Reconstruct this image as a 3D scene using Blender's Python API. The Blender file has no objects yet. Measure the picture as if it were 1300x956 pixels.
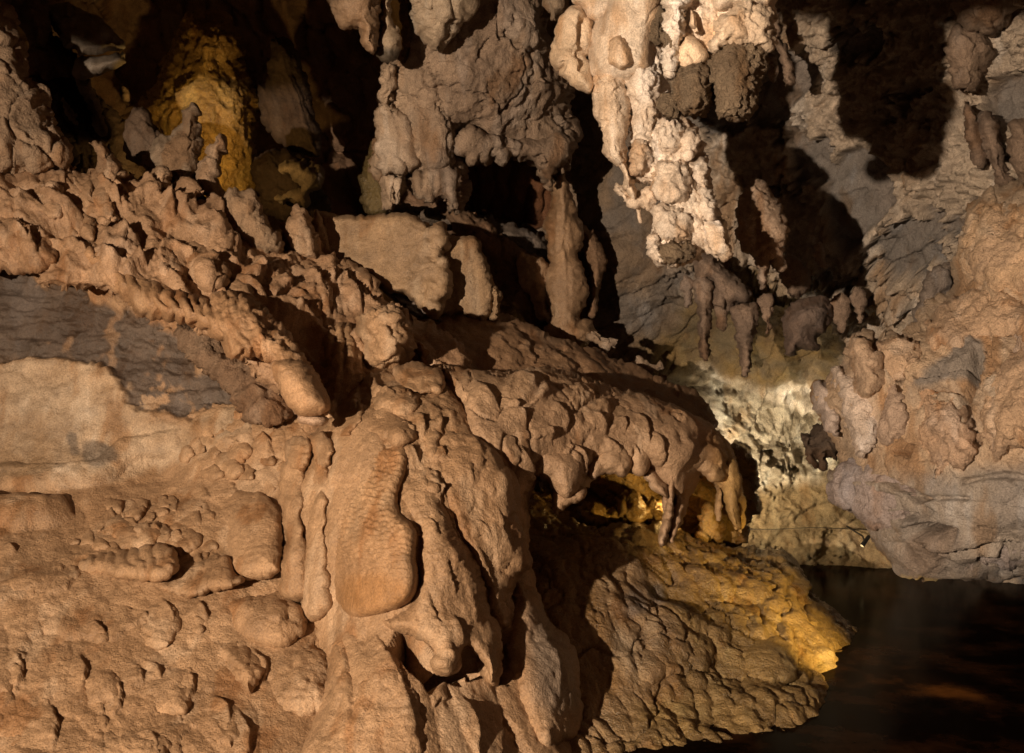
import bpy, math
import numpy as np
from mathutils import Vector, Matrix

# ------------------------------------------------------------------ camera, world, lamps, exposure
F, CX, CY, CAMZ = 1394.0, 650.0, 478.0, 1.66          # photo pixels: focal length, centre; eye height over the pool
def P3(px, py, d):                                     # a point of the place: d metres ahead of the eye
    return Vector(((px - CX) / F * d, d, CAMZ - (py - CY) / F * d))

sc = bpy.context.scene
COL = sc.collection
cam_d = bpy.data.cameras.new('camera'); cam = bpy.data.objects.new('camera', cam_d); COL.objects.link(cam)
cam.location = (0, 0, CAMZ); cam.rotation_euler = (math.radians(90), 0, 0)
cam_d.sensor_width = 36.0; cam_d.lens = F / 1300.0 * 36.0; cam_d.clip_start = 0.05; cam_d.clip_end = 200
sc.camera = cam
w = bpy.data.worlds.new('World'); sc.world = w; w.use_nodes = True
bg = w.node_tree.nodes['Background']; bg.inputs[0].default_value = (1.0, 0.50, 0.24, 1); bg.inputs[1].default_value = 0.115
sc.view_settings.view_transform = 'Standard'; sc.view_settings.look = 'None'
sc.view_settings.exposure = 0.0; sc.view_settings.gamma = 1.0

def spot(name, loc, target, watts, color, half, blend, radius):
    l = bpy.data.lights.new(name, 'SPOT'); o = bpy.data.objects.new(name, l); COL.objects.link(o)
    l.energy = watts; l.color = color; l.spot_size = math.radians(2 * half); l.spot_blend = blend; l.shadow_soft_size = radius
    o.location = loc; o.rotation_euler = (Vector(target) - Vector(loc)).to_track_quat('-Z', 'Y').to_euler()
    return o
# the show-cave floodlight stands left of the path, behind the viewer
spot('key_floodlight', (-3.9, -3.0, 2.0), P3(1040, 380, 7.0), 5900, (1.0, 0.78, 0.565), 39, 1.0, 0.06)
spot('pool_wall_light', P3(926, 668, 9.0), P3(1000, 545, 9.9), 85, (1.0, 0.80, 0.52), 70, 1.0, 0.03)
spot('amber_mound_light', P3(1420, 862, 5.2), P3(975, 775, 6.6), 330, (1.0, 0.66, 0.20), 22, 1.0, 0.02)
spot('added_hollow_fill', P3(874, 655, 7.45), P3(770, 640, 7.5), 20, (1.0, 0.66, 0.22), 65, 0.9, 0.02)  # added unseen lamp, brightens the rock in the hollow under the shelf
spot('amber_dome_light', P3(252, 226, 7.62), P3(256, 125, 9.2), 60, (1.0, 0.62, 0.19), 70, 1.0, 0.03)

# ------------------------------------------------------------------ noise
def _h(ix, iy, iz, s):
    with np.errstate(over='ignore'):
        n = (ix.astype(np.int64) * 374761393 + iy.astype(np.int64) * 668265263 + iz.astype(np.int64) * 1274126177 + s * 974634749).astype(np.uint32)
        n = (n ^ (n >> np.uint32(13))) * np.uint32(1274126177)
        n = (n ^ (n >> np.uint32(16))) * np.uint32(2246822519)
        return n ^ (n >> np.uint32(15))
def _r(n): return (n & np.uint32(0xffffff)).astype(np.float32) / 16777216.0
_G = np.array([[1,1,0],[-1,1,0],[1,-1,0],[-1,-1,0],[1,0,1],[-1,0,1],[1,0,-1],[-1,0,-1],[0,1,1],[0,-1,1],[0,1,-1],[0,-1,-1],[1,1,0],[-1,1,0],[0,-1,1],[0,-1,-1]], np.float32)
def perlin(x, y, z, s=0):
    x = np.asarray(x, np.float32); y = np.asarray(y, np.float32); z = np.broadcast_to(np.asarray(z, np.float32), x.shape)
    xi = np.floor(x); yi = np.floor(y); zi = np.floor(z)
    fx, fy, fz = x - xi, y - yi, z - zi
    xi = xi.astype(np.int32); yi = yi.astype(np.int32); zi = zi.astype(np.int32)
    u, v, q = [f * f * f * (f * (f * 6 - 15) + 10) for f in (fx, fy, fz)]
    out = 0
    for dx in (0, 1):
        for dy in (0, 1):
            for dz in (0, 1):
                g = _G[_h(xi + dx, yi + dy, zi + dz, s) & np.uint32(15)]
                dot = g[:, 0] * (fx - dx) + g[:, 1] * (fy - dy) + g[:, 2] * (fz - dz)
                out = out + dot * (u if dx else 1 - u) * (v if dy else 1 - v) * (q if dz else 1 - q)
    return out
def fbm(P, scale, octv=4, s=0, gain=0.5, ridge=False, st=(1, 1, 1)):
    a, f, o, tot = 1.0, scale, 0, 0
    for k in range(octv):
        n = perlin(P[:, 0] * f * st[0], P[:, 1] * f * st[1], P[:, 2] * f * st[2], s + k * 7)
        if ridge: n = 1 - 2.4 * np.abs(n)
        o = o + a * n; tot += a; a *= gain; f *= 2.03
    return o / tot
def worley2(u, v, s=0, jit=0.9, full=False):
    ui = np.floor(u).astype(np.int32); vi = np.floor(v).astype(np.int32); z = np.zeros_like(ui)
    f1 = np.full(u.shape, 9, np.float32); f2 = f1.copy(); cid = f1 * 0; du = f1 * 0; dv = f1 * 0
    for dx in (-1, 0, 1):
        for dy in (-1, 0, 1):
            h = _h(ui + dx, vi + dy, z, s); h2 = _h(ui + dx, vi + dy, z, s + 31)
            ex = u - (ui + dx + 0.5 + jit * (_r(h) - 0.5)); ey = v - (vi + dy + 0.5 + jit * (_r(h2) - 0.5))
            d = np.hypot(ex, ey).astype(np.float32)
            m = d < f1
            f2 = np.where(m, f1, np.minimum(f2, d)); cid = np.where(m, _r(h ^ h2), cid); f1 = np.where(m, d, f1)
            if full: du = np.where(m, ex, du); dv = np.where(m, ey, dv)
    return (f1, f2, cid, du, dv) if full else (f1, f2, cid)
def worley3(P, s=0, jit=0.95):
    I = np.floor(P).astype(np.int32); f1 = np.full(len(P), 9, np.float32)
    for dx in (-1, 0, 1):
        for dy in (-1, 0, 1):
            for dz in (-1, 0, 1):
                a, b, c = I[:, 0] + dx, I[:, 1] + dy, I[:, 2] + dz
                d = np.zeros(len(P), np.float32)
                for k, q in enumerate((a, b, c)):
                    d += (q + 0.5 + jit * (_r(_h(a, b, c, s + 17 * k)) - 0.5) - P[:, k]) ** 2
                f1 = np.minimum(f1, d)
    return np.sqrt(f1)
def sstep(a, b, x):
    t = np.clip((x - a) / (b - a), 0, 1); return t * t * (3 - 2 * t)

# ------------------------------------------------------------------ outlines and depth fields
def smooth_outline(pts, seg=3.0, rag=(0, 10), seed=0, closed=True):
    p = np.array(pts, float); n = len(p); out = []
    for i in range(n if closed else n - 1):
        if closed: a, b, c, d = p[i - 1], p[i], p[(i + 1) % n], p[(i + 2) % n]
        else: a, b, c, d = p[max(i - 1, 0)], p[i], p[i + 1], p[min(i + 2, n - 1)]
        k = max(1, int(np.hypot(*(c - b)) / seg))
        t = (np.arange(k) / k)[:, None]
        out.append(0.5 * (2 * b + (c - a) * t + (2 * a - 5 * b + 4 * c - d) * t ** 2 + (3 * b - a - 3 * c + d) * t ** 3))
    q = np.concatenate(out)
    if rag[0] > 0:
        t = np.roll(q, -1, 0) - np.roll(q, 1, 0); l = np.hypot(t[:, 0], t[:, 1]) + 1e-6
        nn = np.stack([t[:, 1] / l, -t[:, 0] / l], 1)
        r = perlin(q[:, 0] / rag[1], q[:, 1] / rag[1], 0.37 + seed, 5) + 0.6 * perlin(q[:, 0] / rag[1] * 2.3, q[:, 1] / rag[1] * 2.3, 4.1 + seed, 9)
        q = q + nn * (rag[0] * 2.0 * r)[:, None]
    return q
def seg_dist(poly, x, y, closed=True, want=False):
    a = poly if closed else poly[:-1]; b = np.roll(poly, -1, 0) if closed else poly[1:]
    ab = b - a; L = (ab ** 2).sum(1) + 1e-9
    D = np.empty(len(x)); NX = np.empty(len(x)); NY = np.empty(len(x)); TT = np.empty(len(x))
    ch = max(1, int(3e6 / len(a)))
    for i in range(0, len(x), ch):
        px, py = x[i:i + ch, None], y[i:i + ch, None]
        t = np.clip(((px - a[:, 0]) * ab[:, 0] + (py - a[:, 1]) * ab[:, 1]) / L, 0, 1)
        qx, qy = a[:, 0] + t * ab[:, 0], a[:, 1] + t * ab[:, 1]
        d = (qx - px) ** 2 + (qy - py) ** 2; k = d.argmin(1); r = np.arange(len(k))
        D[i:i + ch] = np.sqrt(d[r, k]); NX[i:i + ch] = qx[r, k]; NY[i:i + ch] = qy[r, k]; TT[i:i + ch] = (k + t[r, k]) / len(a)
    return (D, NX, NY, TT) if want else D
def inside(poly, xs, ys):
    M = np.zeros((len(ys), len(xs)), bool); a = poly; b = np.roll(poly, -1, 0)
    for j, y in enumerate(ys):
        c = (a[:, 1] > y) != (b[:, 1] > y)
        if c.any():
            X = a[c, 0] + (y - a[c, 1]) / (b[c, 1] - a[c, 1]) * (b[c, 0] - a[c, 0])
            M[j] = (X[None, :] < xs[:, None]).sum(1) % 2 == 1
    return M
class Field:                                           # smooth depth field through control points (px, py, metres)
    def __init__(s, pts):
        s.p = np.array(pts, float); q = s.p[:, :2] / 100; n = len(q)
        K = np.hypot(q[:, None, 0] - q[None, :, 0], q[:, None, 1] - q[None, :, 1])
        A = np.zeros((n + 3, n + 3)); A[:n, :n] = -K; A[:n, n] = 1; A[:n, n + 1:] = q; A[n:, :n] = A[:n, n:].T
        A[:n, :n] += np.eye(n) * -0.02
        s.c = np.linalg.solve(A, np.concatenate([s.p[:, 2], [0, 0, 0]])); s.q = q; s.n = n
    def __call__(s, x, y):
        x = np.asarray(x, float) / 100; y = np.asarray(y, float) / 100; o = s.c[s.n] + s.c[s.n + 1] * x + s.c[s.n + 2] * y
        for i in range(s.n): o = o - s.c[i] * np.sqrt((x - s.q[i, 0]) ** 2 + (y - s.q[i, 1]) ** 2 + 0.02)
        return o
def as_field(d):
    if callable(d): return d
    if isinstance(d, (list, tuple)): return Field(d)
    return lambda x, y: np.full(np.shape(x), float(d))
def poly_mask(c, pts, soft=6, rough=10, freq=3.0, seed=0):
    poly = smooth_outline(pts, 6)
    m = np.zeros(len(c.x)); lo = poly.min(0) - 30; hi = poly.max(0) + 30
    k = np.where((c.x > lo[0]) & (c.x < hi[0]) & (c.y > lo[1]) & (c.y < hi[1]))[0]
    if not len(k): return m
    d = seg_dist(poly, c.x[k], c.y[k]); a, b = poly, np.roll(poly, -1, 0)
    ins = np.zeros(len(k), bool)
    for i in range(len(poly)):
        cr = (a[i, 1] > c.y[k]) != (b[i, 1] > c.y[k])
        if cr.any():
            X = a[i, 0] + (c.y[k] - a[i, 1]) / (b[i, 1] - a[i, 1] + 1e-12) * (b[i, 0] - a[i, 0]); ins ^= cr & (X < c.x[k])
    sd = np.where(ins, d, -d) + rough * 2 * fbm(c.P[k], freq, 5, 40 + seed, 0.6)
    m[k] = sstep(-soft, soft, sd); return m

# ------------------------------------------------------------------ reliefs (metres along the normal)
def flow_cells(c, ang, lx, ly, amp, s=0, warp=0.35, shingle=0.45, polar=None, patchy=0.0, drop=0.5):
    """overlapping flow lobes: each thickens downstream and ends in a lip"""
    wx = fbm(c.P, 1.6, 4, s + 3, 0.6); wy = fbm(c.P, 1.6, 4, s + 5, 0.6)
    if polar:
        dx, dy = c.x - polar[0], (c.y - polar[1]); r = np.hypot(dx, dy * polar[2] + 0.01); th = np.arctan2(dx, dy * polar[2])
        u = r / lx; v = th * polar[3] / ly
    else:
        ca, sa = math.cos(math.radians(ang)), math.sin(math.radians(ang))
        u = (c.x * ca + c.y * sa) / lx; v = (-c.x * sa + c.y * ca) / ly
    f1, f2, cid, du, dv = worley2(u + warp * wx * 2, v + warp * wy * 2, s, 0.95, True)
    h = np.sqrt(np.clip(1 - (f1 / 0.95) ** 2, 0.0, 1)) - 0.78 + shingle * du + drop * (cid - 0.5)
    if patchy: h = h * sstep(-patchy, patchy, fbm(c.P, 1.3, 3, s + 9) + 0.02)
    return amp * h
def facets(c, ang, lx, ly, amp, s=0, warp=0.25, tilt=1.0):
    """broken rock: cells with randomly tilted plane faces"""
    wx = fbm(c.P, 3.0, 3, s + 3); wy = fbm(c.P, 3.0, 3, s + 5)
    ca, sa = math.cos(math.radians(ang)), math.sin(math.radians(ang))
    u = (c.x * ca + c.y * sa) / lx; v = (-c.x * sa + c.y * ca) / ly
    f1, f2, cid, du, dv = worley2(u + warp * wx * 2, v + warp * wy * 2, s, 1.0, True)
    t1 = (cid * 7.31) % 1 - 0.5; t2 = (cid * 13.7) % 1 - 0.5
    return amp * ((cid - 0.5) * 1.1 + tilt * (2.2 * t1 * du + 2.2 * t2 * dv) - 0.5 * (1 - sstep(0, 0.12, f2 - f1)))
def flutes(c, ang, wl, amp, s=0, warp=1.0):
    ca, sa = math.cos(math.radians(ang)), math.sin(math.radians(ang))
    v = (-c.x * sa + c.y * ca) / wl + warp * fbm(c.P, 2.2, 3, s)
    k = np.abs((v % 1.0) - 0.5) * 2
    h2 = perlin(np.floor(v) * 0.77, np.floor(v) * 0.31, 0.5, s)
    return amp * (np.sqrt(np.clip(1 - k * k, 0, 1)) * (0.8 + 0.5 * h2) - 0.65)
def cracks(c, scale, amp, w=0.05, s=0, st=(1, 1, 1)):
    return -amp * (1 - sstep(0, w, np.abs(fbm(c.P, scale, 3, s, st=st))))
def gours(c, wl, amp, s=0):                            # fine rimstone ripples across the flow
    v = c.P[:, 2] / wl + 2.2 * fbm(c.P, 3.0, 4, s)
    return amp * (np.abs((v % 1.0) - 0.5) * 2) ** 0.7 * sstep(-0.2, 0.35, fbm(c.P, 2.0, 2, s + 3))
def flow_lines(c, amp, s=0, sc_=6.0, st=(1.9, 1.4, 0.32)):  # fine sharp drip ridges running down the flow
    return amp * (fbm(c.P, sc_, 4, s, 0.62, True, st) - 0.4) * (0.35 + 0.65 * sstep(-0.25, 0.2, fbm(c.P, 1.7, 2, s + 4)))
def popcorn(c, scale, amp, s=0):
    return amp * (1 - np.clip(worley3(c.P * scale, s), 0, 1)) + 0.5 * amp * (1 - np.clip(worley3(c.P * scale * 2.1, s + 5), 0, 1))
def stroke(c, pts, width, h, asym=0.0, rag=0.15):      # a modelled rib (h > 0) or groove (h < 0) along a line
    q = smooth_outline(pts, 4, closed=False); o = np.zeros(len(c.x)); lo = q.min(0) - width * 2; hi = q.max(0) + width * 2
    k = np.where((c.x > lo[0]) & (c.x < hi[0]) & (c.y > lo[1]) & (c.y < hi[1]))[0]
    if not len(k): return o
    D, NX, NY, T = seg_dist(q, c.x[k], c.y[k], False, True)
    D = D * (1 + rag * 4 * fbm(c.P[k], 5, 2, 71)); t = np.clip(D / width, 0, 1)
    side = np.sign(c.x[k] - NX)
    pr = np.sqrt(np.clip(1 - t * t, 0, 1)); 
    if asym: pr = np.where(side < 0, (1 - t) ** (1 + asym), pr)
    o[k] = h * pr * np.clip(np.minimum(T, 1 - T) * 8, 0, 1) ** 0.5
    return o

def scarps(c, lines, width, h):                         # overlapping sheets: each traced line is the right-hand lip of a layer
    o = np.zeros(len(c.x))
    for pts in lines:
        q = smooth_outline(pts, 4, (1.1, 9), len(pts), closed=False); lo = q.min(0) - width; hi = q.max(0) + width
        k = np.where((c.x > lo[0]) & (c.x < hi[0]) & (c.y > lo[1]) & (c.y < hi[1]))[0]
        if not len(k): continue
        D, NX, NY, T = seg_dist(q, c.x[k], c.y[k], False, True); i = np.clip((T * (len(q) - 1)).astype(int), 0, len(q) - 2)
        t = q[i + 1] - q[i]; t = np.where((t[:, 1] < 0)[:, None], -t, t)
        side = (c.x[k] - NX) * t[:, 1] - (c.y[k] - NY) * t[:, 0]
        v = np.where(side <= 0, np.clip(1 - D / width, 0, 1) ** 1.3, np.clip(1 - D / 2.2, 0, 1)) * np.clip(np.minimum(T, 1 - T) * 3.2, 0, 1)
        o[k] = np.maximum(o[k], h * v)
    return o

# ------------------------------------------------------------------ colours (albedo) and materials
TAN = (0.340, 0.212, 0.119); TAN2 = (0.235, 0.135, 0.068); BROWN = (0.20, 0.115, 0.062); CREAM = (0.69, 0.585, 0.485); PALE = (0.47, 0.375, 0.29)
GREY = (0.165, 0.140, 0.125); GREYL = (0.27, 0.235, 0.20); DARKC = (0.115, 0.085, 0.058); GOLD = (0.42, 0.235, 0.045); OCHRE = (0.30, 0.17, 0.03); DIM = (0.16, 0.10, 0.065); MAUVE = (0.31, 0.235, 0.175)
def lerp(a, b, m): return np.asarray(a, float) * (1 - m[:, None]) + np.asarray(b, float) * m[:, None]
def vary(c, base, other=None, scale=1.6, amt=0.5, s=0):
    base = np.broadcast_to(np.asarray(base, float), (len(c.x), 3))
    if other is not None:
        base = lerp(base, other, amt * sstep(-0.22, 0.28, fbm(c.P, scale, 5, 90 + s, 0.6)))
    base = base * (1 + 0.34 * fbm(c.P, 5.0, 4, 60 + s, 0.6))[:, None]
    k = sstep(0.08, 0.30, fbm(c.P, 2.6, 4, 66 + s, 0.6, st=(2.2, 1.2, 0.45)))            # paler calcite and rustier streaks down the flow
    q = sstep(0.10, 0.32, fbm(c.P, 2.2, 4, 77 + s, 0.6, st=(2.0, 1.2, 0.6)))
    return base * (1 + k[:, None] * (0.22, 0.32, 0.46)) * (1 - q[:, None] * (0.20, 0.32, 0.44))
MATS = {}
def material(kind):
    if kind in MATS: return MATS[kind]
    coarse, fine, dist, rough, spec = {'flow': (42, 120, 0.0060, 0.62, 0.40), 'crust': (40, 120, 0.012, 0.76, 0.28), 'smooth': (22, 120, 0.006, 0.66, 0.30),
        'coral': (75, 200, 0.022, 0.92, 0.15), 'wet': (34, 110, 0.013, 0.42, 0.50)}[kind]
    m = bpy.data.materials.new('rock_' + kind); m.use_nodes = True; nt = m.node_tree; N = nt.nodes; Lk = nt.links
    b = N['Principled BSDF']; at = N.new('ShaderNodeAttribute'); at.attribute_name = 'Col'
    geo = N.new('ShaderNodeNewGeometry')
    def noise(scale, det, rough_):
        n = N.new('ShaderNodeTexNoise'); n.inputs['Scale'].default_value = scale; n.inputs['Detail'].default_value = det; n.inputs['Roughness'].default_value = rough_
        Lk.new(geo.outputs['Position'], n.inputs['Vector']); return n
    n1 = noise(coarse, 5, 0.6); n2 = noise(fine, 4, 0.65); n3 = noise(9, 6, 0.7)
    mr = N.new('ShaderNodeMapRange'); mr.inputs[1].default_value = 0.3; mr.inputs[2].default_value = 0.7; mr.inputs[3].default_value = 0.66; mr.inputs[4].default_value = 1.34
    Lk.new(n2.outputs['Fac'], mr.inputs[0])
    mr3 = N.new('ShaderNodeMapRange'); mr3.inputs[1].default_value = 0.3; mr3.inputs[2].default_value = 0.7; mr3.inputs[3].default_value = 0.75; mr3.inputs[4].default_value = 1.22
    Lk.new(n3.outputs['Fac'], mr3.inputs[0])
    mu = N.new('ShaderNodeMath'); mu.operation = 'MULTIPLY'; Lk.new(mr.outputs[0], mu.inputs[0]); Lk.new(mr3.outputs[0], mu.inputs[1])
    vm = N.new('ShaderNodeVectorMath'); vm.operation = 'SCALE'; Lk.new(at.outputs['Color'], vm.inputs[0]); Lk.new(mu.outputs[0], vm.inputs['Scale'])
    Lk.new(vm.outputs[0], b.inputs['Base Color'])
    rr = N.new('ShaderNodeMapRange'); rr.inputs[1].default_value = 0.3; rr.inputs[2].default_value = 0.7; rr.inputs[3].default_value = rough - 0.30; rr.inputs[4].default_value = min(1, rough + 0.12); Lk.new(n3.outputs['Fac'], rr.inputs[0]); Lk.new(rr.outputs[0], b.inputs['Roughness'])
    b.inputs['Specular IOR Level'].default_value = spec
    ad = N.new('ShaderNodeMath'); ad.operation = 'MULTIPLY_ADD'; ad.inputs[1].default_value = 0.55
    Lk.new(n2.outputs['Fac'], ad.inputs[0]); Lk.new(n1.outputs['Fac'], ad.inputs[2])
    bp = N.new('ShaderNodeBump'); bp.inputs['Strength'].default_value = 1.0; bp.inputs['Distance'].default_value = dist * 1.6
    Lk.new(ad.outputs[0], bp.inputs['Height']); Lk.new(bp.outputs[0], b.inputs['Normal'])
    MATS[kind] = m; return m

# ------------------------------------------------------------------ meshes
class Ctx: pass
TRI = [0]
def finish(name, V, Q, C, mat, parent, label=None, cat=None, group=None, kind=None, origin=None):
    org = np.array(origin if origin is not None else V.mean(0))
    me = bpy.data.meshes.new(name); me.vertices.add(len(V)); me.vertices.foreach_set('co', (V - org).astype(np.float32).ravel())
    me.loops.add(Q.size); me.loops.foreach_set('vertex_index', Q.astype(np.int32).ravel())
    me.polygons.add(len(Q)); me.polygons.foreach_set('loop_start', np.arange(0, Q.size, 4, dtype=np.int32)); me.polygons.foreach_set('loop_total', np.full(len(Q), 4, np.int32))
    me.polygons.foreach_set('use_smooth', np.ones(len(Q), bool))
    at = me.color_attributes.new('Col', 'FLOAT_COLOR', 'POINT')
    at.data.foreach_set('color', np.concatenate([np.clip(C, 0.004, 0.9), np.ones((len(C), 1))], 1).astype(np.float32).ravel())
    me.update(calc_edges=True); me.materials.append(material(mat) if isinstance(mat, str) else mat)
    o = bpy.data.objects.new(name, me); COL.objects.link(o); TRI[0] += 2 * len(Q)
    o.location = Vector(org) - (parent.location if parent else Vector()); o.parent = parent
    tag(o, label, cat, group, kind); return o
def tag(o, label=None, cat=None, group=None, kind=None):
    for k, v in (('label', label), ('category', cat), ('group', group), ('kind', kind)):
        if v: o[k] = v
    return o
def thing(name, label, cat, loc, group=None):
    o = bpy.data.objects.new(name, None); COL.objects.link(o); o.location = loc; o.empty_display_size = 0.1
    return tag(o, label, cat, group)
def normals(V, Q):
    A = V[Q[:, 2]] - V[Q[:, 0]]; B = V[Q[:, 3]] - V[Q[:, 1]]; n = np.cross(A, B); out = np.zeros_like(V)
    for k in range(3):
        w_ = np.zeros(len(V))
        for j in range(4): w_ += np.bincount(Q[:, j], n[:, k], len(V))
        out[:, k] = w_
    return out / (np.linalg.norm(out, axis=1)[:, None] + 1e-12)
def unproj(x, y, d): return np.stack([(x - CX) / F * d, d, CAMZ - (y - CY) / F * d], 1)
def coloured(c, col):
    return col(c) if callable(col) else vary(c, col)
NB = [0]
def blob(name, pts, depth, thick, R, back=None, step=1.9, rag=(1.2, 11), relief=None, col=TAN, mat='flow', parent=None, pw=2.0, tilt=None, **tags):
    """closed rock body: its front swells out of its outline by `thick` metres within R pixels, its back by `back`"""
    NB[0] += 1; poly = smooth_outline(pts, 3.0, rag, NB[0] * 3.7)
    back = thick * 0.8 if back is None else back
    lo, hi = poly.min(0) - 2 * step, poly.max(0) + 2 * step
    xs = np.arange(lo[0], hi[0], step); ys = np.arange(lo[1], hi[1], step)
    M = inside(poly, xs, ys); H, W = M.shape; X, Y = np.meshgrid(xs, ys)
    cell = M[:-1, :-1] | M[1:, :-1] | M[:-1, 1:] | M[1:, 1:]
    used = np.zeros_like(M); used[:-1, :-1] |= cell; used[1:, :-1] |= cell; used[:-1, 1:] |= cell; used[1:, 1:] |= cell
    bnd = used & ~M
    dist = np.zeros((H, W))
    k = M
    if k.sum() > 12000:
        sx = 4; gx = np.arange(lo[0], hi[0] + step * sx * 2, step * sx); gy = np.arange(lo[1], hi[1] + step * sx * 2, step * sx); GX, GY = np.meshgrid(gx, gy)
        G = seg_dist(poly[::1], GX.ravel(), GY.ravel()).reshape(GX.shape); G = np.where(inside(poly, gx, gy), G, -G)
        fi, fj = (X - lo[0]) / (step * sx), (Y - lo[1]) / (step * sx); i0, j0 = fi.astype(int), fj.astype(int); fi -= i0; fj -= j0
        D = G[j0, i0] * (1 - fi) * (1 - fj) + G[j0, i0 + 1] * fi * (1 - fj) + G[j0 + 1, i0] * (1 - fi) * fj + G[j0 + 1, i0 + 1] * fi * fj
        dist[k] = np.maximum(D[k], 0.3)
    else: dist[k] = seg_dist(poly, X[k], Y[k])
    _, bx, by, _ = seg_dist(poly, X[bnd], Y[bnd], True, True); X[bnd], Y[bnd] = bx, by; dist[bnd] = 0
    t = np.clip(dist / R, 0, 1); prof = (1 - (1 - t) ** pw) ** (1 / pw)
    fi = -np.ones((H, W), int); nu = used.sum(); fi[used] = np.arange(nu)
    bi = fi.copy(); nin = M.sum(); bi[M] = nu + np.arange(nin)
    D = as_field(depth)(X[used], Y[used])
    if tilt:                                              # lean the body: right and lower rims stand proud, the others sink in
        mid, ext = (poly.max(0) + poly.min(0)) / 2, (poly.max(0) - poly.min(0)) / 2
        D = D - tilt[0] * (X[used] - mid[0]) / ext[0] - tilt[1] * (Y[used] - mid[1]) / ext[1]
    pf = prof[used]; mu = M[used]
    x = np.concatenate([X[used], X[used][mu]]); y = np.concatenate([Y[used], Y[used][mu]])
    d = np.concatenate([D - thick * pf, (D + back * pf)[mu]])
    V = unproj(x, y, d)
    j, i = np.where(cell)
    def quads(a, flip):
        q = np.stack([a[j, i], a[j + 1, i], a[j + 1, i + 1], a[j, i + 1]], 1); return q[:, ::-1] if flip else q
    Q = np.concatenate([quads(fi, False), quads(bi, True)])
    n = normals(V, Q)
    if np.mean(n[:nu, 1]) > 0: Q = Q[:, ::-1]; n = -n
    c = Ctx(); c.x, c.y, c.P, c.n, c.t = x[:nu], y[:nu], V[:nu].copy(), n[:nu], t[used]
    if relief is not None:
        r = np.asarray(relief(c)); V = V + n * np.concatenate([r, r[mu]])[:, None]
    cc = coloured(c, col); cc = np.concatenate([cc, cc[mu]])
    return finish(name, V, Q, cc, mat, parent, **tags)
def sheet(name, x0, x1, y0, y1, depth, step=2.0, relief=None, col=TAN, mat='flow', parent=None, **tags):
    xs = np.arange(x0, x1 + step, step); ys = np.arange(y0, y1 + step, step); X, Y = np.meshgrid(xs, ys); W, H = len(xs), len(ys)
    x, y = X.ravel(), Y.ravel(); V = unproj(x, y, as_field(depth)(x, y)); k = np.arange(W * H).reshape(H, W)
    Q = np.stack([k[:-1, :-1].ravel(), k[1:, :-1].ravel(), k[1:, 1:].ravel(), k[:-1, 1:].ravel()], 1)
    n = normals(V, Q)
    if np.mean(n[:, 1]) > 0: Q = Q[:, ::-1]; n = -n
    c = Ctx(); c.x, c.y, c.P, c.n, c.t = x, y, V, n, np.ones(len(x))
    if relief is not None: V = V + n * np.asarray(relief(c))[:, None]
    return finish(name, V, Q, coloured(c, col), mat, parent, **tags)
def off(field, dz): return lambda x, y: field(x, y) + dz
def capsule(pts, widths):                               # outline round a bent line of pixel points with half-widths
    p = np.array(pts, float); wv = np.array(widths, float); t = np.gradient(p, axis=0); t /= np.linalg.norm(t, axis=1)[:, None]
    nn = np.stack([-t[:, 1], t[:, 0]], 1); a = p + nn * wv[:, None]; b = p - nn * wv[:, None]
    e0 = p[0] - t[0] * wv[0] * 0.8; e1 = p[-1] + t[-1] * wv[-1] * 0.8
    return [tuple(q) for q in np.concatenate([[e0], a, [e1], b[::-1]])]
def ell(cx, cy, rx, ry, ang=0, n=10):
    a = np.arange(n) * 2 * math.pi / n; ca, sa = math.cos(math.radians(ang)), math.sin(math.radians(ang))
    return [(cx + rx * math.cos(q) * ca - ry * math.sin(q) * sa, cy + rx * math.cos(q) * sa + ry * math.sin(q) * ca) for q in a]

# ================================================================== the setting
WALL = Field([(-500, -250, 9.5), (-500, 500, 8.5), (0, 0, 10.0), (0, 250, 9.5), (200, -250, 11), (300, 100, 11.5), (450, 200, 11.8), (300, 300, 11), (560, 200, 10.4), (620, 230, 10.0), (500, -250, 10),
    (700, 200, 9.2), (800, 200, 8.7), (780, 350, 8.8), (850, 450, 9.3), (950, 450, 9.2), (1000, 150, 8.2), (1100, 250, 8.0), (1200, 100, 7.5), (1300, 100, 7.1), (1300, 300, 7.1), (1000, 560, 10.0),
    (960, 640, 9.9), (1100, 690, 9.8), (1000, 720, 9.7), (1100, 780, 9.3), (700, -250, 7.8), (1000, -250, 7.2), (1300, -250, 6.6), (1100, 420, 8.6), (1050, 500, 9.4), (600, 450, 9.6), (700, 600, 9.0), (1400, 500, 7.6), (1600, 0, 5.6), (1600, 700, 6.5), (1300, 780, 8.9), (700, 780, 9.2)])
def crust_mask(c):
    a = fbm(c.P, 1.7, 6, 12, 0.68); band = 0.06 * np.sin((c.x * 0.8 + c.y * 1.2) / 30.0 + 3 * fbm(c.P, 1, 2, 15))
    m = sstep(-0.02, 0.02, a + band + 0.085)
    free = [poly_mask(c, [(975, 80), (1000, 62), (1040, 85), (1020, 120), (985, 145), (962, 128)], 4, 6), poly_mask(c, [(1075, 190), (1130, 205), (1150, 250), (1110, 290), (1080, 310), (1060, 260)], 4, 8),
            poly_mask(c, [(1255, 120), (1320, 90), (1330, 150), (1280, 160)], 4, 6)]
    free.append(poly_mask(c, [(740, 400), (860, 385), (960, 380), (1060, 405), (1075, 480), (1010, 520), (860, 520), (740, 480)], 14, 10))
    for f in free: m = m * (1 - f)
    return m
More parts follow.
